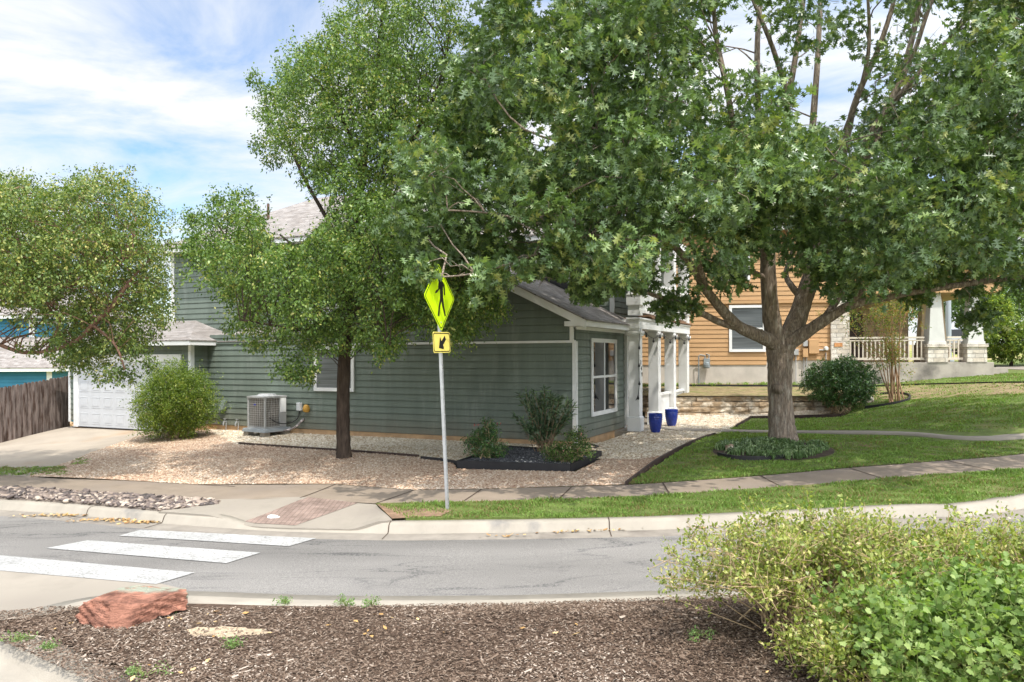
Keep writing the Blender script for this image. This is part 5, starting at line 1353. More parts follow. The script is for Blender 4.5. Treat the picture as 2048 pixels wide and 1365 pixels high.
# ---- the big oak
b0 = L_(1566, 884)
oak = thing('oak_tree', 'big oak with forked grey trunk and a wide dark green lobed leaf crown', 'tree', b0)
OLF = leaf_mat('oak_leaves', [(0, (.065, .112, .040)), (.4, (.105, .175, .058)), (.75, (.15, .23, .075)), (.93, (.22, .295, .085)), (1, (.32, .35, .11))], .36, .65, .26, .8)
D0 = b0.y
limbs = [
    [(1567, 900, D0, 70), (1566, 884, D0, 62), (1564, 862, D0, 53), (1562, 830, D0, 48), (1560, 790, D0, 46), (1560, 750, D0, 47), (1560, 715, D0, 51), (1560, 690, D0, 57)],
    [(1560, 715, D0, 36), (1549, 670, D0 - .05, 38), (1541, 620, D0 - .1, 33), (1537, 560, D0 - .15, 31), (1534, 500, D0 - .2, 29), (1522, 455, D0 - .2, 28), (1490, 415, D0 - .3, 24), (1468, 330, D0 - .4, 18), (1462, 230, D0 - .3, 15), (1448, 150, D0 - .2, 14), (1432, 70, D0, 12), (1425, -40, D0, 9)],
    [(1534, 500, D0 - .2, 24), (1535, 400, D0 + .3, 20), (1522, 300, D0 + .6, 18), (1515, 180, D0 + .8, 15), (1516, 60, D0 + 1, 13), (1530, -60, D0 + 1, 9)],
    [(1562, 710, D0, 40), (1585, 660, D0 + .1, 39), (1604, 610, D0 + .2, 36), (1622, 555, D0 + .3, 33), (1642, 500, D0 + .4, 32), (1672, 420, D0 + .5, 28), (1712, 345, D0 + .5, 25), (1745, 290, D0 + .6, 20), (1790, 190, D0 + .8, 17), (1826, 70, D0 + 1, 14), (1850, -60, D0 + 1, 10)],
    [(1622, 555, D0 + .3, 26), (1630, 470, D0 + .7, 22), (1622, 380, D0 + 1.0, 20), (1625, 260, D0 + 1.2, 17), (1634, 140, D0 + 1.3, 14), (1640, 20, D0 + 1.4, 12), (1642, -60, D0 + 1.4, 9)],
    [(1522, 455, D0 - .2, 20), (1560, 330, D0 + .2, 17), (1576, 200, D0 + .3, 16), (1590, 120, D0 + .4, 14), (1607, 0, D0 + .5, 11), (1612, -60, D0 + .5, 8)], [(1576, 190, D0 + .3, 13), (1545, 95, D0 + .3, 12), (1510, 10, D0 + .2, 9), (1490, -40, D0 + .2, 7)],
    [(1642, 500, D0 + .4, 22), (1690, 290, D0 - .2, 18), (1712, 200, D0 - .3, 15), (1752, 110, D0 - .4, 13), (1783, 20, D0 - .5, 11), (1800, -60, D0 - .5, 8)],
    [(1690, 265, D0 - .2, 14), (1722, 175, D0 - .6, 11), (1738, 90, D0 - .8, 9), (1735, -20, D0 - .9, 7)],
    [(1690, 390, D0 + .5, 20), (1740, 270, D0 - .1, 16), (1800, 190, D0 - .4, 14), (1870, 110, D0 - .7, 11), (1930, 40, D0 - .9, 9), (1970, -30, D0 - 1, 7)],
    [(1712, 345, D0 + .5, 18), (1760, 240, D0 + .4, 16), (1822, 120, D0 + .2, 12), (1850, 40, D0, 10), (1880, -40, D0, 7)],
    [(1555, 690, D0 - .1, 30), (1518, 672, D0 - .4, 27), (1478, 654, D0 - .7, 23), (1446, 622, D0 - 1, 20), (1412, 580, D0 - 1.3, 18), (1385, 535, D0 - 1.6, 15), (1345, 490, D0 - 2, 13), (1296, 458, D0 - 2.4, 10), (1220, 400, D0 - 3, 8), (1150, 350, D0 - 3.5, 6)],
    [(1490, 660, D0 - .6, 16), (1440, 645, D0 - .8, 14), (1390, 620, D0 - 1.1, 12.5), (1345, 603, D0 - 1.4, 11), (1300, 588, D0 - 1.7, 8), (1262, 568, D0 - 2, 5), (1150, 530, D0 - 3.2, 4)],
    [(1412, 580, D0 - 1.3, 13), (1360, 430, D0 - 2.8, 11), (1250, 300, D0 - 4, 8), (1120, 220, D0 - 4.6, 6)],
    [(1345, 490, D0 - 2, 9), (1180, 470, D0 - 4, 7), (1000, 430, D0 - 5, 5), (880, 420, D0 - 5.3, 4)], [(1250, 300, D0 - 4, 7), (1050, 260, D0 - 5, 5), (950, 120, D0 - 4.5, 4)], [(1180, 470, D0 - 4, 6), (980, 540, D0 - 5.4, 4), (870, 555, D0 - 5.9, 3)],
    [(1572, 690, D0, 34), (1608, 668, D0 - .2, 27), (1650, 640, D0 - .4, 23), (1700, 612, D0 - .6, 18), (1760, 598, D0 - .8, 15), (1830, 584, D0 - 1, 13), (1920, 570, D0 - 1.2, 12), (2048, 552, D0 - 1.5, 10), (2160, 530, D0 - 1.8, 8)],
    [(1650, 638, D0 - .4, 16), (1668, 610, D0 - .2, 14), (1690, 578, D0, 12), (1735, 520, D0 + .3, 10), (1780, 480, D0 + .6, 8), (1860, 430, D0 + 1, 6)],
    [(1642, 500, D0 + .4, 18), (1720, 420, D0 - .6, 14), (1830, 340, D0 - 1.5, 11), (1960, 300, D0 - 2.2, 8), (2080, 260, D0 - 2.6, 6)], [(1700, 612, D0 - .6, 10), (1760, 545, D0 - 1.6, 9), (1850, 500, D0 - 2.4, 7), (1990, 450, D0 - 3, 5)],
    [(1537, 560, D0 - .15, 12), (1505, 545, D0 - .4, 10), (1470, 540, D0 - .7, 8), (1436, 524, D0 - 1, 6)], [(1608, 600, D0 + .2, 14), (1585, 575, D0 + .4, 13), (1572, 545, D0 + .9, 10), (1590, 490, D0 + 1.5, 7)],
    [(1625, 545, D0 + .3, 13), (1645, 560, D0 - .6, 11), (1655, 520, D0 - 1.4, 8), (1640, 430, D0 - 2.4, 6), (1600, 330, D0 - 3.2, 5)], [(1535, 520, D0 - .2, 12), (1500, 440, D0 - 1.8, 9), (1440, 350, D0 - 3, 6)],
]
m = MB(); skel = []; rr = random.Random(4)
for l in limbs:
    p, r = limb_points([(a_, b_, c_, d_ * (.80 if b_ < 450 else 1)) for a_, b_, c_, d_ in l]); m.tube(p, r, 12 if r[0] > .1 else 8, wob=.05, rng=rr)
    skel += p[len(p) // 4 if l is not limbs[0] else 99:]
m.tube([at(1556, 778, D0 - .26), at(1557, 770, D0 - .36)], [.16, .03], 10)
OC = np.array([b0.x + .35, D0 - .9, 8.6]); OR = np.array([9.0, 6.6, 6.2])
cand = unit(rng.normal(size=(9000, 3))) * (rng.random(9000)[:, None] ** .42) * OR + OC
lobes = [((-.3, 13.6, 6.3), (2.9, 2.4, 3.3), 900), ((2.5, 13.0, 5.2), (2.6, 2.0, 1.9), 700), ((6.0, 14.6, 5.6), (2.6, 2.2, 1.9), 700), ((9.3, 15.6, 6.2), (3.6, 2.6, 2.4), 1100), ((-1.2, 15.5, 9.0), (2.4, 2.4, 2.6), 500), ((9.5, 19.5, 6.6), (4, 2.6, 2.2), 600)]
cand = np.concatenate([cand] + [unit(rng.normal(size=(k_, 3))) * (rng.random(k_)[:, None] ** .4) * np.array(r_) + np.array(c_) for c_, r_, k_ in lobes])
rng.shuffle(cand)
cand = cand[(cand[:, 1] > 10.6)]
outline = [(1480, 592), (1400, 560), (1300, 560), (1235, 572), (1160, 570), (1060, 545), (980, 545), (905, 535), (850, 535), (815, 520), (835, 420), (850, 330), (905, 240), (960, 150), (1000, 60), (985, -60), (980, -2000), (6000, -2000), (6000, 560), (1960, 570), (1760, 570), (1660, 555), (1560, 500)]
gaps = [[(1585, 245), (1590, 150), (1625, 95), (1700, 100), (1715, 160), (1700, 235), (1640, 255)], [(1035, 228), (1110, 235), (1112, 300), (1060, 305)], [(1060, -20), (1112, -20), (1112, 50), (1070, 40)], [(1420, 20), (1520, 20), (1500, 150), (1440, 190)], [(1840, 20), (1900, 20), (1900, 75), (1850, 90)], [(1500, 470), (1600, 470), (1600, 560), (1500, 540)],
        [(1690, 250), (1740, 240), (1780, 290), (1740, 320)]]
pc = proj(cand)
k = in_poly(pc, outline) & ~in_any(pc, gaps)
thin = in_poly(pc, [(1400, -300), (1930, -300), (1930, 80), (1800, 250), (1620, 290), (1400, 230)])
k &= ~(thin & (rng.random(len(cand)) > .30))
k &= ~((pc[:, 1] > 470) & (pc[:, 0] > 1290) & (pc[:, 0] < 1500) & (rng.random(len(cand)) > .35))
C = poisson(cand[k], .66, 620)
# boughs that hang in front of the sign and over the porch roof
# leafy sprays along the upright limbs, so that the sky only shows in pieces between them
along = [np.array(p) + rng.normal(size=3) * [.45, .6, .35] for p in skel if p[2] > 7.2 and rng.random() < .62]
along = [a for a in along if not in_any(proj(a)[None], gaps)[0]]
C = np.concatenate([C, poisson(np.array(along), .42, 200)]); n_along = len(C)
extra = [at(*q) for q in ((840, 530, 11.8), (861, 556, 11.75), (930, 552, 12.0), (1010, 548, 12.6), (1120, 528, 13.5), (1208, 562, 14.5), (1330, 612, 16.2), (1375, 600, 16.4), (1700, 575, 19), (1830, 590, 19.0), (1940, 575, 19), (2030, 560, 18.6), (1450, 560, 16.5), (1395, 545, 16.2), (1280, 560, 15.6), (1520, 330, 14), (1600, 300, 13.6), (1560, 380, 13.4), (1450, 420, 13.6), (1480, 480, 14.4), (1960, 640, 16.4), (1640, 400, 13.8), (1168, 578, 13.8), (1240, 545, 15))]
C = np.concatenate([C, np.array(extra)])
pcc = proj(C); k = (C[:, 1] < 30); C = C[k]; pcc = pcc[k]
vis = (pcc[:, 0] > -300) & (pcc[:, 0] < 2250) & (pcc[:, 1] > -350)
Rr = rng.uniform(.55, 1.0, (len(C), 1)) * np.array([1, 1, .72])
Rr[-len(extra):] *= np.where(np.array(range(len(extra))) < 2, .27, .62)[:, None]
up_ = np.zeros(len(C), bool); up_[-len(extra) - min(200, len(poisson(np.array(along), .42, 200))):-len(extra)] = True
Rr[up_] *= .62
# clumps well out of the picture keep fewer leaves: they only shade
per = np.where(vis, np.where(up_, 12, 27), 10); per[-len(extra):] = 26; per[-len(extra):-len(extra) + 2] = 11
P, A, Nn, S0, E = sprays(C, Rr, per, 9, .07, up=.28, out=.75, droop=.45)
q = proj(P)
keep = ~(in_any(q, gaps[:3]) & (rng.random(len(P)) > .10))  & (P[:, 2] > 3.0)
limb_zone = [(1640, 150), (1790, -20), (1900, -20), (1860, 130), (1770, 330), (1700, 430), (1645, 430)]
keep &= ~(in_poly(q, [(1390, -300), (1990, -300), (1960, 100), (1830, 300), (1620, 330), (1390, 260)]) & (rng.random(len(P)) > np.where(P[:, 1] < D0 + .3, .55, .85)))
keep &= ~(in_poly(q, limb_zone) & (P[:, 1] < D0 + .2) & (rng.random(len(P)) > .30))
for zone in ([(1640, 625), (1700, 598), (1800, 575), (1920, 555), (2060, 535), (2060, 575), (1920, 592), (1800, 606), (1700, 632), (1650, 655)], [(1290, 440), (1400, 520), (1460, 610), (1500, 640), (1480, 660), (1410, 610), (1370, 545), (1290, 475)]):
    keep &= ~(in_poly(q, zone) & (P[:, 1] < D0) & (rng.random(len(P)) > .22))
low = [(1376, 700), (1376, 640), (1440, 600), (1500, 575), (1640, 580), (1680, 640), (1690, 700)]
sv = P - np.array(sign.matrix_world @ Vector((0, 0, 3.3))); sv -= (sv @ np.array(SUN))[:, None] * np.array(SUN)
keep &= ~((np.linalg.norm(sv, axis=1) < .75) & (rng.random(len(P)) > .04) & (P[:, 2] > 4.1))
sv = P - np.array(HW(.6, 6.3, 2.5)); sv -= (sv @ np.array(SUN))[:, None] * np.array(SUN)
keep &= ~((np.linalg.norm(sv, axis=1) < 3.1) & (P[:, 1] > D0 - .5) & (rng.random(len(P)) > .05))
keep &= ~(in_poly(q, [(867, 520), (925, 520), (925, 670), (845, 670), (845, 600), (867, 566)]) & (P[:, 1] < 12.9))
keep &= ~in_poly(q, low)
keep &= ~in_poly(q, [(1030, 556), (1125, 548), (1150, 600), (1195, 606), (1215, 582), (1300, 588), (1300, 720), (1030, 720)])
keep &= ~((q[:, 1] > 606) & (q[:, 0] < 1310)) & ~((q[:, 0] > 845) & (q[:, 0] < 930) & (q[:, 1] > 560) & (P[:, 1] < 12.6)) & ~((q[:, 0] > 878) & (q[:, 0] < 935) & (q[:, 1] > 520) & (P[:, 1] < 12.8))
P, A, Nn = P[keep], A[keep], Nn[keep]
S = rng.uniform(.12, .235, len(P))
grow(m, skel, C, .013, .006, 4, .55)
vs = proj(E); kk = (vs[:, 0] > 700) & (vs[:, 0] < 2100) & (vs[:, 1] > -50)
twig_mesh(m, S0[kk], E[kk], .008, 1800)
m.v = [(x - b0.x, y - b0.y, z - b0.z) for x, y, z in m.v]
m.build('trunk', BARKO, oak, smooth=True)
cloud('crown', oak, OLF, P, A, Nn, S, T_OAK, b0)
LOG.append(('OAK', len(C), len(P)))

# ---- the small leaved elm by the house wall
b1 = L_(688, 917)
ELF = leaf_mat('elm_leaves', [(0, (.052, .10, .024)), (.35, (.09, .16, .034)), (.7, (.14, .222, .046)), (.94, (.23, .30, .065)), (1, (.35, .345, .10))], .42, .4, .28, .9)
def crown_of(parts, n, dmin, outline, gaps=(), extra=()):
    out = []
    for (c, r, w) in parts:
        q = unit(rng.normal(size=(int(n * w), 3))) * (rng.random(int(n * w))[:, None] ** .4) * np.array(r) + np.array(c)
        out.append(q)
    q = np.concatenate(out); rng.shuffle(q)
    p = proj(q)
    q = q[in_poly(p, outline) & ~in_any(p, gaps)]
    q = poisson(q, dmin, 700)
    return np.concatenate([q, np.array([tuple(e) for e in extra])]) if len(extra) else q
elm = thing('elm_tree', 'tall small leaved elm with a dark straight trunk in the pink gravel', 'tree', b1)
D1 = b1.y
el = [[(689, 930, D1, 36), (688, 915, D1, 32), (687, 890, D1, 28), (686, 830, D1, 26), (687, 760, D1, 25), (690, 690, D1, 24), (694, 620, D1, 22), (700, 540, D1, 20), (712, 450, D1, 17), (725, 350, D1, 14), (738, 250, D1, 11), (752, 150, D1, 8), (765, 30, D1, 5), (770, -40, D1, 3)],
      [(690, 690, D1, 15), (655, 640, D1 - .4, 12), (600, 600, D1 - .8, 9), (530, 560, D1 - 1, 7), (470, 500, D1 - 1.2, 5), (430, 440, D1 - 1.2, 4)], [(692, 650, D1, 14), (740, 590, D1 - .8, 11), (800, 560, D1 - 1.4, 8), (880, 580, D1 - 1.8, 5), (940, 600, D1 - 2, 4)],
      [(700, 540, D1, 12), (660, 450, D1 + .4, 9), (610, 360, D1 + .6, 7), (560, 250, D1 + .6, 5)], [(712, 450, D1, 11), (770, 370, D1 - .4, 9), (830, 270, D1 - .6, 7), (880, 160, D1 - .6, 5), (900, 60, D1 - .6, 4)], [(725, 350, D1, 9), (690, 250, D1 - .5, 7), (640, 170, D1 - .7, 5), (600, 130, D1 - .8, 4)], [(655, 640, D1 - .4, 9), (600, 660, D1 - 1.6, 7), (540, 650, D1 - 2.4, 5), (480, 640, D1 - 2.8, 4)],
      [(738, 260, D1, 8), (800, 190, D1 + .6, 6), (830, 90, D1 + .8, 4)], [(740, 590, D1 - .8, 8), (750, 640, D1 - 2, 6), (780, 690, D1 - 2.8, 4)], [(694, 620, D1, 9), (640, 540, D1 + 1.2, 7), (560, 470, D1 + 1.8, 4)]]
m = MB(); skel = []
for l in el:
    p, r = limb_points(l); m.tube(p, r, 12 if r[0] > .1 else 7, wob=.06, rng=rr); skel += p[12 if l is el[0] else 3:]
outl = [(532, 190), (565, 128), (640, 75), (690, 10), (740, -70), (1000, -70), (1010, 200), (1000, 600), (965, 650), (940, 640), (905, 690), (860, 650), (815, 640), (790, 690), (748, 712), (700, 700), (650, 722), (622, 738), (585, 735), (555, 705), (525, 668), (490, 640), (455, 600), (425, 555), (388, 520), (375, 455), (420, 412), (500, 415), (545, 470), (600, 480), (650, 440), (640, 385), (600, 330), (556, 330), (545, 250)]
roofgap = [(528, 430), (600, 388), (662, 385), (650, 440), (600, 492), (545, 486)]
CE = crown_of([((-3.2, D1 - .2, 8.0), (2.9, 2.6, 3.6), 1), ((-3.4, D1 - .6, 4.5), (3.5, 3.4, 1.9), .9), ((-5.9, D1 - 1.2, 4.2), (1.9, 1.7, 2.0), .5), ((-1.2, D1 - 1.8, 3.9), (1.5, 1.3, 1.2), .3)], 3400, .45, outl, [roofgap],
              [at(*q) for q in ((505, 165, D1 - .5), (535, 215, D1), (520, 290, D1), (545, 320, D1), (610, 755, D1 - 1.8), (595, 720, D1 - 1.8), (760, 705, D1 - 2.6), (790, 690, D1 - 2.6), (930, 660, D1 - 2), (370, 500, D1 - 1.4), (385, 440, D1 - 1.2), (440, 400, D1 - 1.2), (480, 395, D1 - 1), (995, 625, D1 - 2), (905, 640, 14.6), (898, 682, 14.6), (930, 605, 14.6), (962, 606, 14.8), (985, 596, 15), (872, 612, 14.6), (835, 640, 15), (915, 662, 14.6), (622, 742, 15), (590, 752, 15), (562, 735, 15), (505, 690, 15.2), (470, 655, 15.4), (640, 720, 14.8))])
Re = rng.uniform(.28, .50, (len(CE), 1)) * np.array([1, 1, .95]); Re[-28:] *= .62
P, A, Nn, S0, E = sprays(CE, Re, 22, 13, .05, up=.3, out=.6, droop=.7, shell=(.35, 1.4))
q = proj(P); keep = ~(in_poly(q, roofgap) & (rng.random(len(P)) > .12)) & ~((q[:, 1] > 712) & (q[:, 0] > 640) & (q[:, 0] < 735)) & (P[:, 2] > 2.0) & ~((q[:, 0] > 836) & (q[:, 1] > 520) & (q[:, 1] < 720) & (P[:, 1] < 13.2))
P, A, Nn = P[keep], A[keep], Nn[keep]
grow(m, skel, CE[:-28], .011, .004, 4, .7); twig_mesh(m, S0, E, .005, 1500)
m.v = [(x - b1.x, y - b1.y, z - b1.z) for x, y, z in m.v]
m.build('trunk', BARKE, elm, smooth=True)
cloud('crown', elm, ELF, P, A, Nn, rng.uniform(.045, .085, len(P)), T_SMALL, b1)
LOG.append(('ELM', len(CE), len(P)))

# ---- the elm whose crown overhangs the driveway
b2 = Vector((-13.6, 16.6, float(land(-13.6, 16.6))))
elm2 = thing('elm_tree', 'yellowish green elm overhanging the driveway, a reddish bare limb inside its crown', 'tree', b2)
ELF2 = leaf_mat('yellowing_elm_leaves', [(0, (.058, .098, .025)), (.3, (.098, .158, .036)), (.65, (.152, .215, .048)), (.92, (.27, .30, .075)), (1, (.43, .39, .13))], .42, .4, .25, .9)
dd = 16.2
el2 = [[(-240, 960, 16.6, 36), (-238, 860, 16.6, 30), (-220, 760, 16.6, 28), (-180, 690, 16.5, 26), (-110, 640, 16.4, 22), (-30, 590, dd, 17), (50, 520, dd, 13), (120, 450, dd, 8), (170, 380, dd, 4)],
       [(-110, 640, 16.4, 9), (0, 690, 15.9, 8), (60, 706, 15.4, 7.5), (140, 690, 15.2, 8), (185, 650, 15.1, 8.5), (228, 608, 15.0, 9), (262, 560, 15, 5), (300, 520, 15, 3)], [(-30, 590, dd, 11), (80, 580, 15.6, 9), (180, 560, 15.2, 7), (280, 500, 15, 4)], [(185, 650, 15.1, 6), (230, 690, 14.8, 5), (250, 740, 14.8, 3)], [(50, 520, dd, 8), (20, 440, dd + .5, 5), (10, 380, dd + .5, 3)], [(90, 712, 15.4, 7), (120, 640, 15.2, 5), (90, 600, 15, 3)]]
m = MB(); skel = []
for l in el2:
    p, r = limb_points(l); m.tube(p, r, 9, wob=.06, rng=rr); skel += p[3:] if l is not el2[0] else p[20:]
outl2 = [(-500, 330), (-40, 380), (20, 362), (75, 392), (130, 372), (175, 352), (235, 372), (300, 398), (325, 430), (328, 520), (325, 590), (312, 650), (290, 700), (262, 735), (215, 745), (160, 735), (110, 690), (60, 640), (0, 590), (-100, 640), (-500, 640)]
CL = crown_of([((-9.8, 15.9, 4.5), (3.5, 2.7, 2.2), 1), ((-13.5, 16.5, 5), (3.5, 3, 2.4), .6)], 3600, .41, outl2, [], [at(*q) for q in ((195, 350, dd), (165, 372, dd), (60, 372, dd), (20, 360, dd), (250, 755, 15), (205, 760, 15), (300, 730, 15), (225, 745, 14.8), (130, 720, 15), (270, 700, 15), (150, 700, 15), (310, 640, 15), (30, 640, 15.4), (60, 690, 15.2))])
Re = rng.uniform(.28, .48, (len(CL), 1)) * np.array([1, 1, .95]); Re[-14:] *= .6
P, A, Nn, S0, E = sprays(CL, Re, 20, 13, .05, up=.3, out=.6, droop=.7, shell=(.35, 1.4))
q = proj(P); bg = [(-200, 612), (75, 612), (112, 670), (60, 690), (-200, 680)]
keep = ~(in_poly(q, bg) & (rng.random(len(P)) > .30)) & (P[:, 2] > 2.0) & ~in_poly(q, [(-200, 690), (100, 720), (130, 800), (-200, 800)]) & ~(in_poly(q, [(130, 580), (280, 560), (280, 640), (130, 690)]) & (P[:, 1] < 15.2) & (rng.random(len(P)) > .35))
P, A, Nn = P[keep], A[keep], Nn[keep]
grow(m, skel, CL[:-14], .011, .004, 4, .7); twig_mesh(m, S0, E, .005, 1200)
m.v = [(x - b2.x, y - b2.y, z - b2.z) for x, y, z in m.v]
m.build('trunk', mat('reddish_elm_bark', (.20, .115, .08), .9, vary=.4, vscale=9, bump=.8), elm2, smooth=True)
cloud('crown', elm2, ELF2, P, A, Nn, rng.uniform(.045, .082, len(P)), T_SMALL, b2)
LOG.append(('ELM2', len(CL), len(P)))

# ---- shrubs
def shrub(name, lab, base, parts, dmin, rad, mt, T, size, per=22, m_=9, nst=40, bark=STEM, cat='shrub', group=None, n=500, up=.6, out=.45, droop=.1, spread=.035, stem_r=.010, flat_=.9, foot=.18, far=1.2):
    """PARTS: (offset from base, radii, weight)"""
    t = thing(name, lab, cat, base, 0, group)
    b = np.array(base); q = np.concatenate([unit(rng.normal(size=(int(n * w), 3))) * (rng.random(int(n * w))[:, None] ** .4) * np.array(r) + np.array(c) for c, r, w in parts])
    rng.shuffle(q); q = q[q[:, 2] > rad * .3]
    Cc = poisson(q, dmin, 400)
    Rc = rng.uniform(.7, 1.2, (len(Cc), 1)) * rad * np.array([1, 1, flat_])
    P, A, Nn, S0, E = sprays(Cc, Rc, per, m_, spread, up=up, out=out, droop=droop, shell=(.4, far))
    k = P[:, 2] > .02; P, A, Nn = P[k], A[k], Nn[k]
    m = MB()
    for c in Cc[rng.permutation(len(Cc))[:nst]]:
        s = np.array([rng.normal() * foot, rng.normal() * foot, -.03]); v = c - s
        m.tube([s, s + v * .4 + [0, 0, .08], s + v * .75 + rng.normal(size=3) * .04, c], [stem_r * 1.5, stem_r, stem_r * .8, stem_r * .5], 5, cap=False)
    twig_mesh(m, S0, E, stem_r * .4, 300)
    m.build('stem', bark, t, smooth=True)
    cloud('foliage', t, mt, P, A, Nn, rng.uniform(size * .7, size * 1.3, len(P)), T)
    return t, Cc
LIG = leaf_mat('yellow_green_leaves', [(0, (.06, .10, .02)), (.4, (.12, .19, .03)), (.8, (.21, .28, .045)), (1, (.34, .37, .07))], .45, .35, .35, 2)
DKG = leaf_mat('dark_glossy_leaves', [(0, (.03, .065, .022)), (.5, (.06, .13, .036)), (1, (.13, .23, .065))], .3, .55, .2, 2)
OLE = leaf_mat('oleander_leaves', [(0, (.045, .08, .04)), (.6, (.085, .14, .065)), (1, (.17, .24, .12))], .4, .45, .2, 2)
p = L_(352, 878)
shrub('round_shrub', 'feathery yellow green round shrub beside the driveway and garage door', p, [((0, 0, 1.0), (1.05, .95, .95), 1), ((.1, 0, 1.55), (.7, .7, .55), .4), ((-.2, -.1, .5), (.8, .7, .4), .4)], .22, .25, LIG, T_SMALL, .046, 30, 11, 50, foot=.15, droop=-.25, far=2.0)
p = L_(1682, 824)
shrub('holly_shrub', 'dense dark green rounded holly shrub in front of the retaining wall', p, [((0, 0, .95), (1.12, .95, .75), 1), ((-.35, 0, 1.15), (.7, .7, .45), .4)], .25, .27, DKG, T_SMALL, .062, 24, 11, 40, foot=.15)
p = L_(1088, 912) + Vector((0, 0, .10))
ol = thing('oleander_shrub', 'wispy upright oleander with long narrow leaves in the raised pebble bed', 'shrub', p)
m = MB(); P = []; A = []; Nn = []
for k in range(52):
    a = rng.uniform(0, 6.283); rr_ = rng.uniform(.12, .78); h_ = rng.uniform(.55, 1.5) * (1.05 - .35 * rr_); 
    if k < 4: rr_, h_ = .12 + .05 * k, 1.42 - .06 * k
    e = np.array([rr_ * math.cos(a) - .08, rr_ * math.sin(a) * .6, h_]); s0 = np.array([rng.normal() * .10, rng.normal() * .08, -.03]); md = s0 + (e - s0) * .5 + [0, 0, .06]
    pts = [np.array(q) for q in smooth_path([tuple(s0), tuple(md), tuple(e)], 8)]
    m.tube([tuple(q) for q in pts], list(np.linspace(.011, .003, len(pts))), 5, cap=False)
    ax = unit(e - md)
    for q in pts[6:]:
        for w_ in range(4):
            d = unit(ax * .75 + rng.normal(size=3) * .62); P.append(q); A.append(d); Nn.append(rng.normal(size=3) * .4 + [0, -.3, .7])
m.build('stem', mat('oleander_stem', (.24, .165, .10), .85, vary=.3), ol, smooth=True)
cloud('foliage', ol, OLE, np.array(P), np.array(A), np.array(Nn), rng.uniform(.10, .19, len(P)), T_LONG)
p = L_(968, 924)
REDF = leaf_mat('small_red_flowers', [(0, (.35, .03, .03)), (1, (.6, .12, .12))], .6, .2, .3)
ts, cs = shrub('salvia_shrub', 'small dark leafy shrub with red tips in the corner of the pebble bed', p + Vector((0, 0, .10)), [((0, 0, .30), (.30, .28, .27), 1), ((.12, 0, .55), (.16, .16, .18), .5), ((-.2, .05, .3), (.2, .2, .2), .4), ((.25, -.08, .2), (.2, .15, .16), .3)], .15, .15, DKG, T_SMALL, .045, 20, 9, 30, foot=.08)
def flowers(par, spots, mt, size=.03, k=7):
    for s in spots:
        P = np.array(s) + rng.normal(size=(k, 3)) * .012; n = len(P)
        cloud('flower', par, mt, P, rng.normal(size=(n, 3)), rng.normal(size=(n, 3)) + [0, 0, .4], rng.uniform(size * .7, size * 1.3, n), T_SMALL)
flowers(ts, [(.3, -.1, .75), (.05, 0, .74), (-.12, -.1, .72), (-.2, .05, .7), (.36, -.05, .72)], REDF)
p = L_(1130, 932)
tr_, cr_ = shrub('rose_shrub', 'low leafy rose bush with pink blooms on the pebble bed near the corner board', p + Vector((0, 0, .10)), [((0, 0, .2), (.36, .3, .2), .8), ((.25, .1, .42), (.18, .18, .22), .5), ((-.3, 0, .18), (.2, .2, .14), .4), ((.38, -.12, .2), (.16, .14, .16), .4)], .15, .15, LIG if False else leaf_mat('rose_leaves', [(0, (.03, .065, .018)), (.6, (.075, .14, .035)), (1, (.18, .27, .06))], .4, .4, .3, 3), T_SMALL, .042, 18, 9, 30, foot=.1)
PINKF = leaf_mat('pink_blooms', [(0, (.55, .16, .16)), (1, (.75, .42, .38))], .6, .2, .3)
flowers(tr_, [(.27, -.22, .27), (-.05, -.28, .25), (.1, -.2, .42), (.33, .0, .55)], PINKF, .04)
# crape myrtle: many bare stems and a thin leafy top
p = L_(1788, 806); p = Vector((p.x, p.y, p.z))
cm = thing('crape_myrtle', 'slender many stemmed crape myrtle with thin yellowish leaves before the porch', 'shrub', p)
m = MB(); tips = []
Dm = p.y
for k in range(13):
    px = rng.uniform(1690, 1850); py = rng.uniform(612, 660) - (18 if px > 1740 else 0); e = at(px, py, Dm + rng.uniform(-.7, .7)) - p
    s = Vector((rng.normal() * .10, rng.normal() * .10, -.05)); md = s.lerp(e, .5) + Vector((-e.x * .12, 0, .1))
    pts = smooth_path([tuple(s), tuple(s.lerp(md, .55)), tuple(md), tuple(e)], 4)
    m.tube(pts, list(np.linspace(.024, .007, len(pts))), 6, cap=False)
    tips += [np.array(q) for q in pts[-6:]] + [np.array(e) + rng.normal(size=3) * [.5, .4, .25] for _ in range(3)]
for px, py in ((1715, 640), (1738, 632), (1770, 622), (1800, 618), (1828, 640), (1850, 655), (1835, 625), (1700, 655), (1690, 640), (1745, 700), (1705, 690), (1780, 650), (1810, 730), (1812, 760), (1795, 780), (1775, 700), (1820, 745), (1735, 680)):
    tips.append(np.array(at(px, py, Dm + rng.uniform(-.3, .3)) - p))
m.build('stem', mat('pinkish_tan_bark', (.36, .22, .13), .8, vary=.3, vscale=6, stretch=(3, 3, .4)), cm, smooth=True)
tips = np.array(tips)
CMF = leaf_mat('crape_myrtle_leaves', [(0, (.08, .12, .025)), (.45, (.16, .21, .045)), (.75, (.30, .27, .06)), (.9, (.38, .20, .08)), (1, (.30, .10, .06))], .45, .35, .35, 2)
P, A, Nn, S0, E = sprays(tips, np.full((len(tips), 3), .24), 8, 6, .05, up=.6, out=.3, droop=.1)
cloud('foliage', cm, CMF, P, A, Nn, rng.uniform(.04, .075, len(P)), T_SMALL)

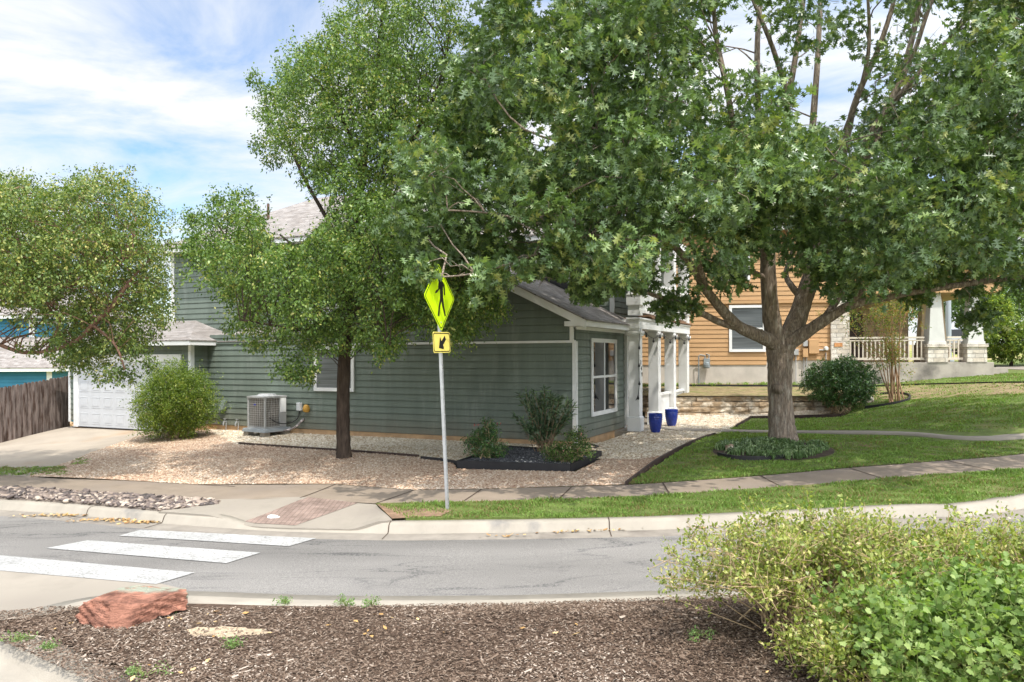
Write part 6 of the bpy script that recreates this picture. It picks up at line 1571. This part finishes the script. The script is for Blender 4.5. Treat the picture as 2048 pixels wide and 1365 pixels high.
# ---- liriope tufts under the oak
LIR = leaf_mat('liriope_leaves', [(0, (.07, .12, .04)), (.6, (.14, .235, .08)), (1, (.36, .45, .24))], .5, .3, .25, 2)
def tufts(name, lab, pts, mt, L=.28, k=26, w=.012, cat='ground cover', kind='stuff'):
    V = []; F = []; r = []
    for c in pts:
        for _ in range(k):
            a = rng.uniform(0, 6.283); l = L * rng.uniform(.6, 1.2); d = np.array([math.cos(a), math.sin(a), 0]); s = np.array([-d[1], d[0], 0]) * w; o = np.array(c) + rng.normal(size=3) * [.05, .05, 0]; b = len(V)
            f = rng.uniform(.5, 1.0)
            p0, p1, p2, p3 = o, o + d * l * .25 * f + [0, 0, l * .55], o + d * l * .6 * f + [0, 0, l * .72], o + d * l * .95 * f + [0, 0, l * (.72 - .45 * f)]
            V += [p0 - s, p0 + s, p1 + s, p1 - s, p2 + s, p2 - s, p3 + s * .2, p3 - s * .2]; r += [rng.random()] * 8
            F += [(b, b + 1, b + 2, b + 3), (b + 3, b + 2, b + 4, b + 5), (b + 5, b + 4, b + 6, b + 7)]
            r[-8:] = [r[-1]] * 8
    return tag(np_mesh(name, np.array(V), np.array(F), mt, rnd=r), lab, cat, None, kind)
pts = []
while len(pts) < 105:
    a = rng.uniform(0, 6.283); s = math.sqrt(rng.random()); x, y = ring_c.x + 1.15 * s * math.cos(a), ring_c.y + .98 * s * math.sin(a)
    if (x - b0.x) ** 2 + (y - b0.y) ** 2 > .14 and not (x < ring_c.x - .55 and y < ring_c.y - .3 and rng.random() < .6): pts.append((x, y, float(land(x, y)) + .01))
tufts('liriope', 'striped grassy liriope tufts ringing the oak trunk', pts, LIR, .20)
el_ = [(ring_c.x + 1.28 * math.cos(t), ring_c.y + 1.1 * math.sin(t)) for t in np.linspace(0, 6.283, 24)[:-1]]
drape('bed_soil', el_, land, SOIL, .3, .022)

# ---- shrubs on the traffic island
def mz(x, y): return float(island(x, y))
ABL = leaf_mat('abelia_leaves', [(0, (.11, .14, .03)), (.35, (.19, .24, .05)), (.7, (.30, .34, .08)), (.92, (.42, .42, .13)), (1, (.52, .44, .2))], .4, .4, .35, 2.5)
def arching(name, lab, bx, by, n, reach, hmax, leafm, stemm, size, T, lw, dirs=None, tall=(), cat='shrub'):
    base = np.array([bx, by, mz(bx, by)])
    t = thing(name, lab, cat, tuple(base)); m = MB(); P = []; A = []; Nn = []
    for k in range(n):
        a = rng.uniform(*(dirs or (0, 6.283))); rr_ = reach * rng.uniform(.25, 1.05); hh_ = hmax * rng.uniform(.55, 1.0) * (1 - .35 * (rr_ / reach) ** 2)
        s = np.array([rng.normal() * .22, rng.normal() * .18, -.02]); e = np.array([rr_ * math.cos(a), rr_ * math.sin(a) * .8, hh_ * (1.0 if rng.random() < .75 else .5)])
        md = s + (e - s) * .45 + np.array([0, 0, hh_ * .28])
        pts = [np.array(q) for q in smooth_path([tuple(s), tuple(md), tuple(e)], 6)]
        m.tube([tuple(q) for q in pts], list(np.linspace(.009, .003, len(pts))), 4, cap=False)
        nodes = pts[7:]
        side = []
        for q in pts[6:-1]:
            for _ in range(2):
                d = unit(rng.normal(size=3) + [0, 0, .8]) * rng.uniform(.10, .26); m.tube([tuple(q), tuple(q + d)], [.0035, .002], 3, cap=False); side += [q + d * .55, q + d]
        for q in nodes + side[::1]:
            L = lw
            for _ in range(L):
                d = unit(rng.normal(size=3) + [0, 0, .35]); P.append(q + d * .012 + rng.normal(size=3) * .02); A.append(d); Nn.append(rng.normal(size=3) * .5 + [0, 0, .8])
    for (tx, ty, tz) in tall:
        e = np.array([tx, ty, tz]) - base; s = e * [.4, .4, 0] ; pts = [s + (e - s) * u for u in np.linspace(0, 1, 9)]
        m.tube([tuple(q) for q in pts], list(np.linspace(.006, .0025, 9)), 4, cap=False)
        for q in pts[4:]:
            for _ in range(lw + 2):
                d = unit(rng.normal(size=3) + [0, 0, .3]); P.append(q + rng.normal(size=3) * .02); A.append(d); Nn.append(rng.normal(size=3) * .5 + [0, 0, .8])
    m.build('stem', stemm, t, smooth=True)
    P, A, Nn = map(np.array, (P, A, Nn)); k = P[:, 2] > 0.0
    cloud('foliage', t, leafm, P[k], A[k], Nn[k], rng.uniform(size * .65, size * 1.3, k.sum()), T)
    LOG.append((name, int(k.sum())))
    return t
arching('abelia_shrub', 'sprawling yellow green abelia with bare tan inner stems at the edge of the mulch', 2.5, 6.3, 150, 1.36, .98, ABL, STEM, .039, T_SMALL, 5, None, [tuple(at(*q)) for q in ((1680, 1000, 6.7), (1550, 1040, 6.6), (1780, 1030, 6.7), (1430, 1060, 6.5), (1365, 1150, 6.4), (1620, 1020, 6.6), (1860, 1050, 6.6), (1330, 1190, 6.3))])
arching('abelia_shrub', 'second yellow green abelia, half behind the broad leaved mallow', 4.0, 6.35, 105, 1.15, .78, ABL, STEM, .039, T_SMALL, 6, None, [tuple(at(*q)) for q in ((1945, 1025, 6.8), (2030, 1070, 6.6), (1990, 1100, 6.4))])
arching('abelia_shrub', 'low front abelia spilling towards the mulch, under the bigger ones', 2.6, 5.3, 75, .8, .38, ABL, STEM, .038, T_SMALL, 6)
MAL = leaf_mat('mallow_leaves', [(0, (.10, .165, .04)), (.5, (.18, .27, .07)), (1, (.32, .40, .14))], .5, .3, .4, 2.5)
arching('mallow_shrub', 'bright green lobed leaf mallow crowding in front of the abelia', 3.2, 5.15, 120, 1.2, .82, MAL, mat('green_stem', (.17, .21, .06), .7), .043, T_MAPLE, 3)
# tall sprig with big leaves
sb_ = Vector((2.72, 4.75, mz(2.72, 4.75)))
sp_t = thing('leafy_sprig', 'single pale stalk with large soft pointed leaves in front of the mallow', 'plant', sb_)
m = MB(); top = at(1855, 1225, 5.0) - sb_; pts = [Vector((0, 0, 0)).lerp(top, t) + Vector((.03 * math.sin(t * 3), 0, 0)) for t in np.linspace(0, 1, 9)]
m.tube(pts, list(np.linspace(.008, .003, 9)), 6); m.build('stem', mat('pale_green_stalk', (.42, .48, .22), .6), sp_t, smooth=True)
P = []; A = []; Nn = []
for i, q in enumerate(pts[2:]):
    for s in range(2):
        a = i * 2.2 + s * 3.14; P.append(np.array(q)); A.append([math.cos(a), math.sin(a), .25]); Nn.append([0, 0, 1])
T_BIG = tmpl_fan([(0, 0), (.12, .2), (.35, .32), (.6, .24), (.85, .08), (1, 0)], .3)
cloud('leaf', sp_t, leaf_mat('soft_green_leaves', [(0, (.13, .24, .04)), (1, (.26, .38, .08))], .5, .3, .4), np.array(P), np.array(A), np.array(Nn), rng.uniform(.13, .2, len(P)), T_BIG)
# weeds on the island edge
WED = leaf_mat('weed_leaves', [(0, (.10, .17, .05)), (1, (.22, .33, .11))], .55, .3, .3, 3)
def weed(px, py, r, lab, k=1):
    r *= .6
    p = onfun(px, py, island, 4.5)
    t = thing('weed_plant', lab, 'weed', p); C_ = rng.normal(size=(7, 3)) * [r, r * .6, .02] + [0, 0, r * .5]
    P, A, Nn, S0, E = sprays(C_, np.full((7, 3), r * .5), 5, 5, .02, up=.7, out=.2, droop=-.4)
    P[:, 2] = np.maximum(P[:, 2], .012)
    m = MB()
    for c in C_: m.tube([(0, 0, -.01), tuple(c * .6 + [0, 0, .03]), tuple(c)], [.004, .003, .002], 4, cap=False)
    m.build('stem', bpy.data.materials['green_stem'], t); cloud('foliage', t, WED, P, A, Nn, rng.uniform(.014, .03, len(P)), T_SMALL)
for q in ((692, 1212, .13, 'tallest green weed sprouting at the island curb'), (745, 1212, .09, 'low grey green weed beside the tall weed at the island curb'), (570, 1208, .07, 'small weed at the island curb nearest the boulder'), (330, 1228, .07, 'small weed against the foot of the boulder'), (290, 1352, .14, 'spreading weed patch by the rounded island curb'), (38, 1283, .10, 'weed at the nose of the mulch island'), (95, 1300, .05, 'tiny weed between the boulder and the rounded curb'), (460, 1298, .08, 'low weed in the bare sandy patch of mulch'), (1400, 1275, .12, 'sprawling weed at the foot of the abelia')): weed(*q)
tuft_pts = [(*xy([L_(px, py)])[0], float(land(*xy([L_(px, py)])[0]))) for px, py in [(20 + rng.uniform(-20, 110), 942 + rng.uniform(-6, 10)) for _ in range(70)] + [(rng.uniform(150, 175), rng.uniform(918, 932)) for _ in range(10)] + [(rng.uniform(225, 245), 858) for _ in range(6)]]
tufts('grass_tufts', 'patchy grass between the driveway and the pink gravel', tuft_pts, GB, .07, 22, .006, 'grass')
bt = [(x, y, float(bench(x, y)) + .02) for x, y in zip(rng.uniform(4.8, 12, 80), rng.uniform(29.2, 30.0, 80))]
tufts('weeds', 'straggly weeds along the foundation of the ochre house', bt, GB, .16, 12, .008, 'weeds')

# ---- beyond the houses
FARL = leaf_mat('distant_leaves', [(0, (.035, .07, .02)), (.5, (.075, .14, .035)), (1, (.16, .24, .06))], .5, .3, .3, .5)
def far_tree(name, lab, px, pyb, D, h, r, seed, T=T_SMALL, size=.2, mt=FARL, trunk=True, per=16):
    p = at(px, pyb, D); t = thing(name, lab, 'tree' if trunk else 'shrub', p)
    lo = .35 * h if trunk else .02 * h
    q = unit(rng.normal(size=(900, 3))) * (rng.random(900)[:, None] ** .4) * [r, r, (h - lo) / 2] + [0, 0, (h + lo) / 2]
    C_ = poisson(q, r * .32, 90); R_ = rng.uniform(.7, 1.2, (len(C_), 1)) * r * .34 * np.array([1, 1, .8])
    P, A, Nn, S0, E = sprays(C_, R_, per, 9, size * .4, up=.6, out=.4)
    m = MB(); m.tube([(0, 0, -.3), (.05, 0, h * .35), (0, .1, h * .75)], [r * .07, r * .05, r * .02], 8); grow(m, [(0, 0, h * .3), (0, 0, h * .5), (0, .1, h * .7)], C_, r * .015, .01, 4)
    m.build('trunk' if trunk else 'stem', BARKE, t, smooth=True); cloud('crown' if trunk else 'foliage', t, mt, P, A, Nn, rng.uniform(size * .7, size * 1.3, len(P)), T)
far_tree('bush', 'large bright green bush beside the parked car', 2022, 722, 34, 1.9, 1.15, 1, size=.11, mt=LIG, trunk=False)
far_tree('bush', 'rounded green bush farther along the lawn edge, past the car', 2135, 722, 34, 2.2, 1.5, 2, size=.11, mt=LIG, trunk=False)
far_tree('young_tree', 'young bright tree rising behind the porch columns', 1988, 706, 52, 4.2, 1.0, 3, size=.14, mt=LIG)
for i, (px, D, h, r, lab) in enumerate(((2060, 78, 8, 5, 'dark tree on the hill above the parked car'), (1945, 95, 7, 5.5, 'dark tree on the hill seen between the porch columns'), (1850, 98, 8, 6, 'hilltop tree behind the grey pole'), (2180, 80, 9, 6, 'dark tree at the far end of the hill, beyond the bushes'), (1740, 100, 9, 7, 'hilltop tree behind the ochre house'))):
    x = (px - 1024) / FPX * D; z = float(land(x * min(1, 70 / D), D)); u = at(px, 640, D); far_tree('hill_tree', lab, px, HOR - (z - CAMZ) / D * FPX + 6, D, h, r, i, size=.34)
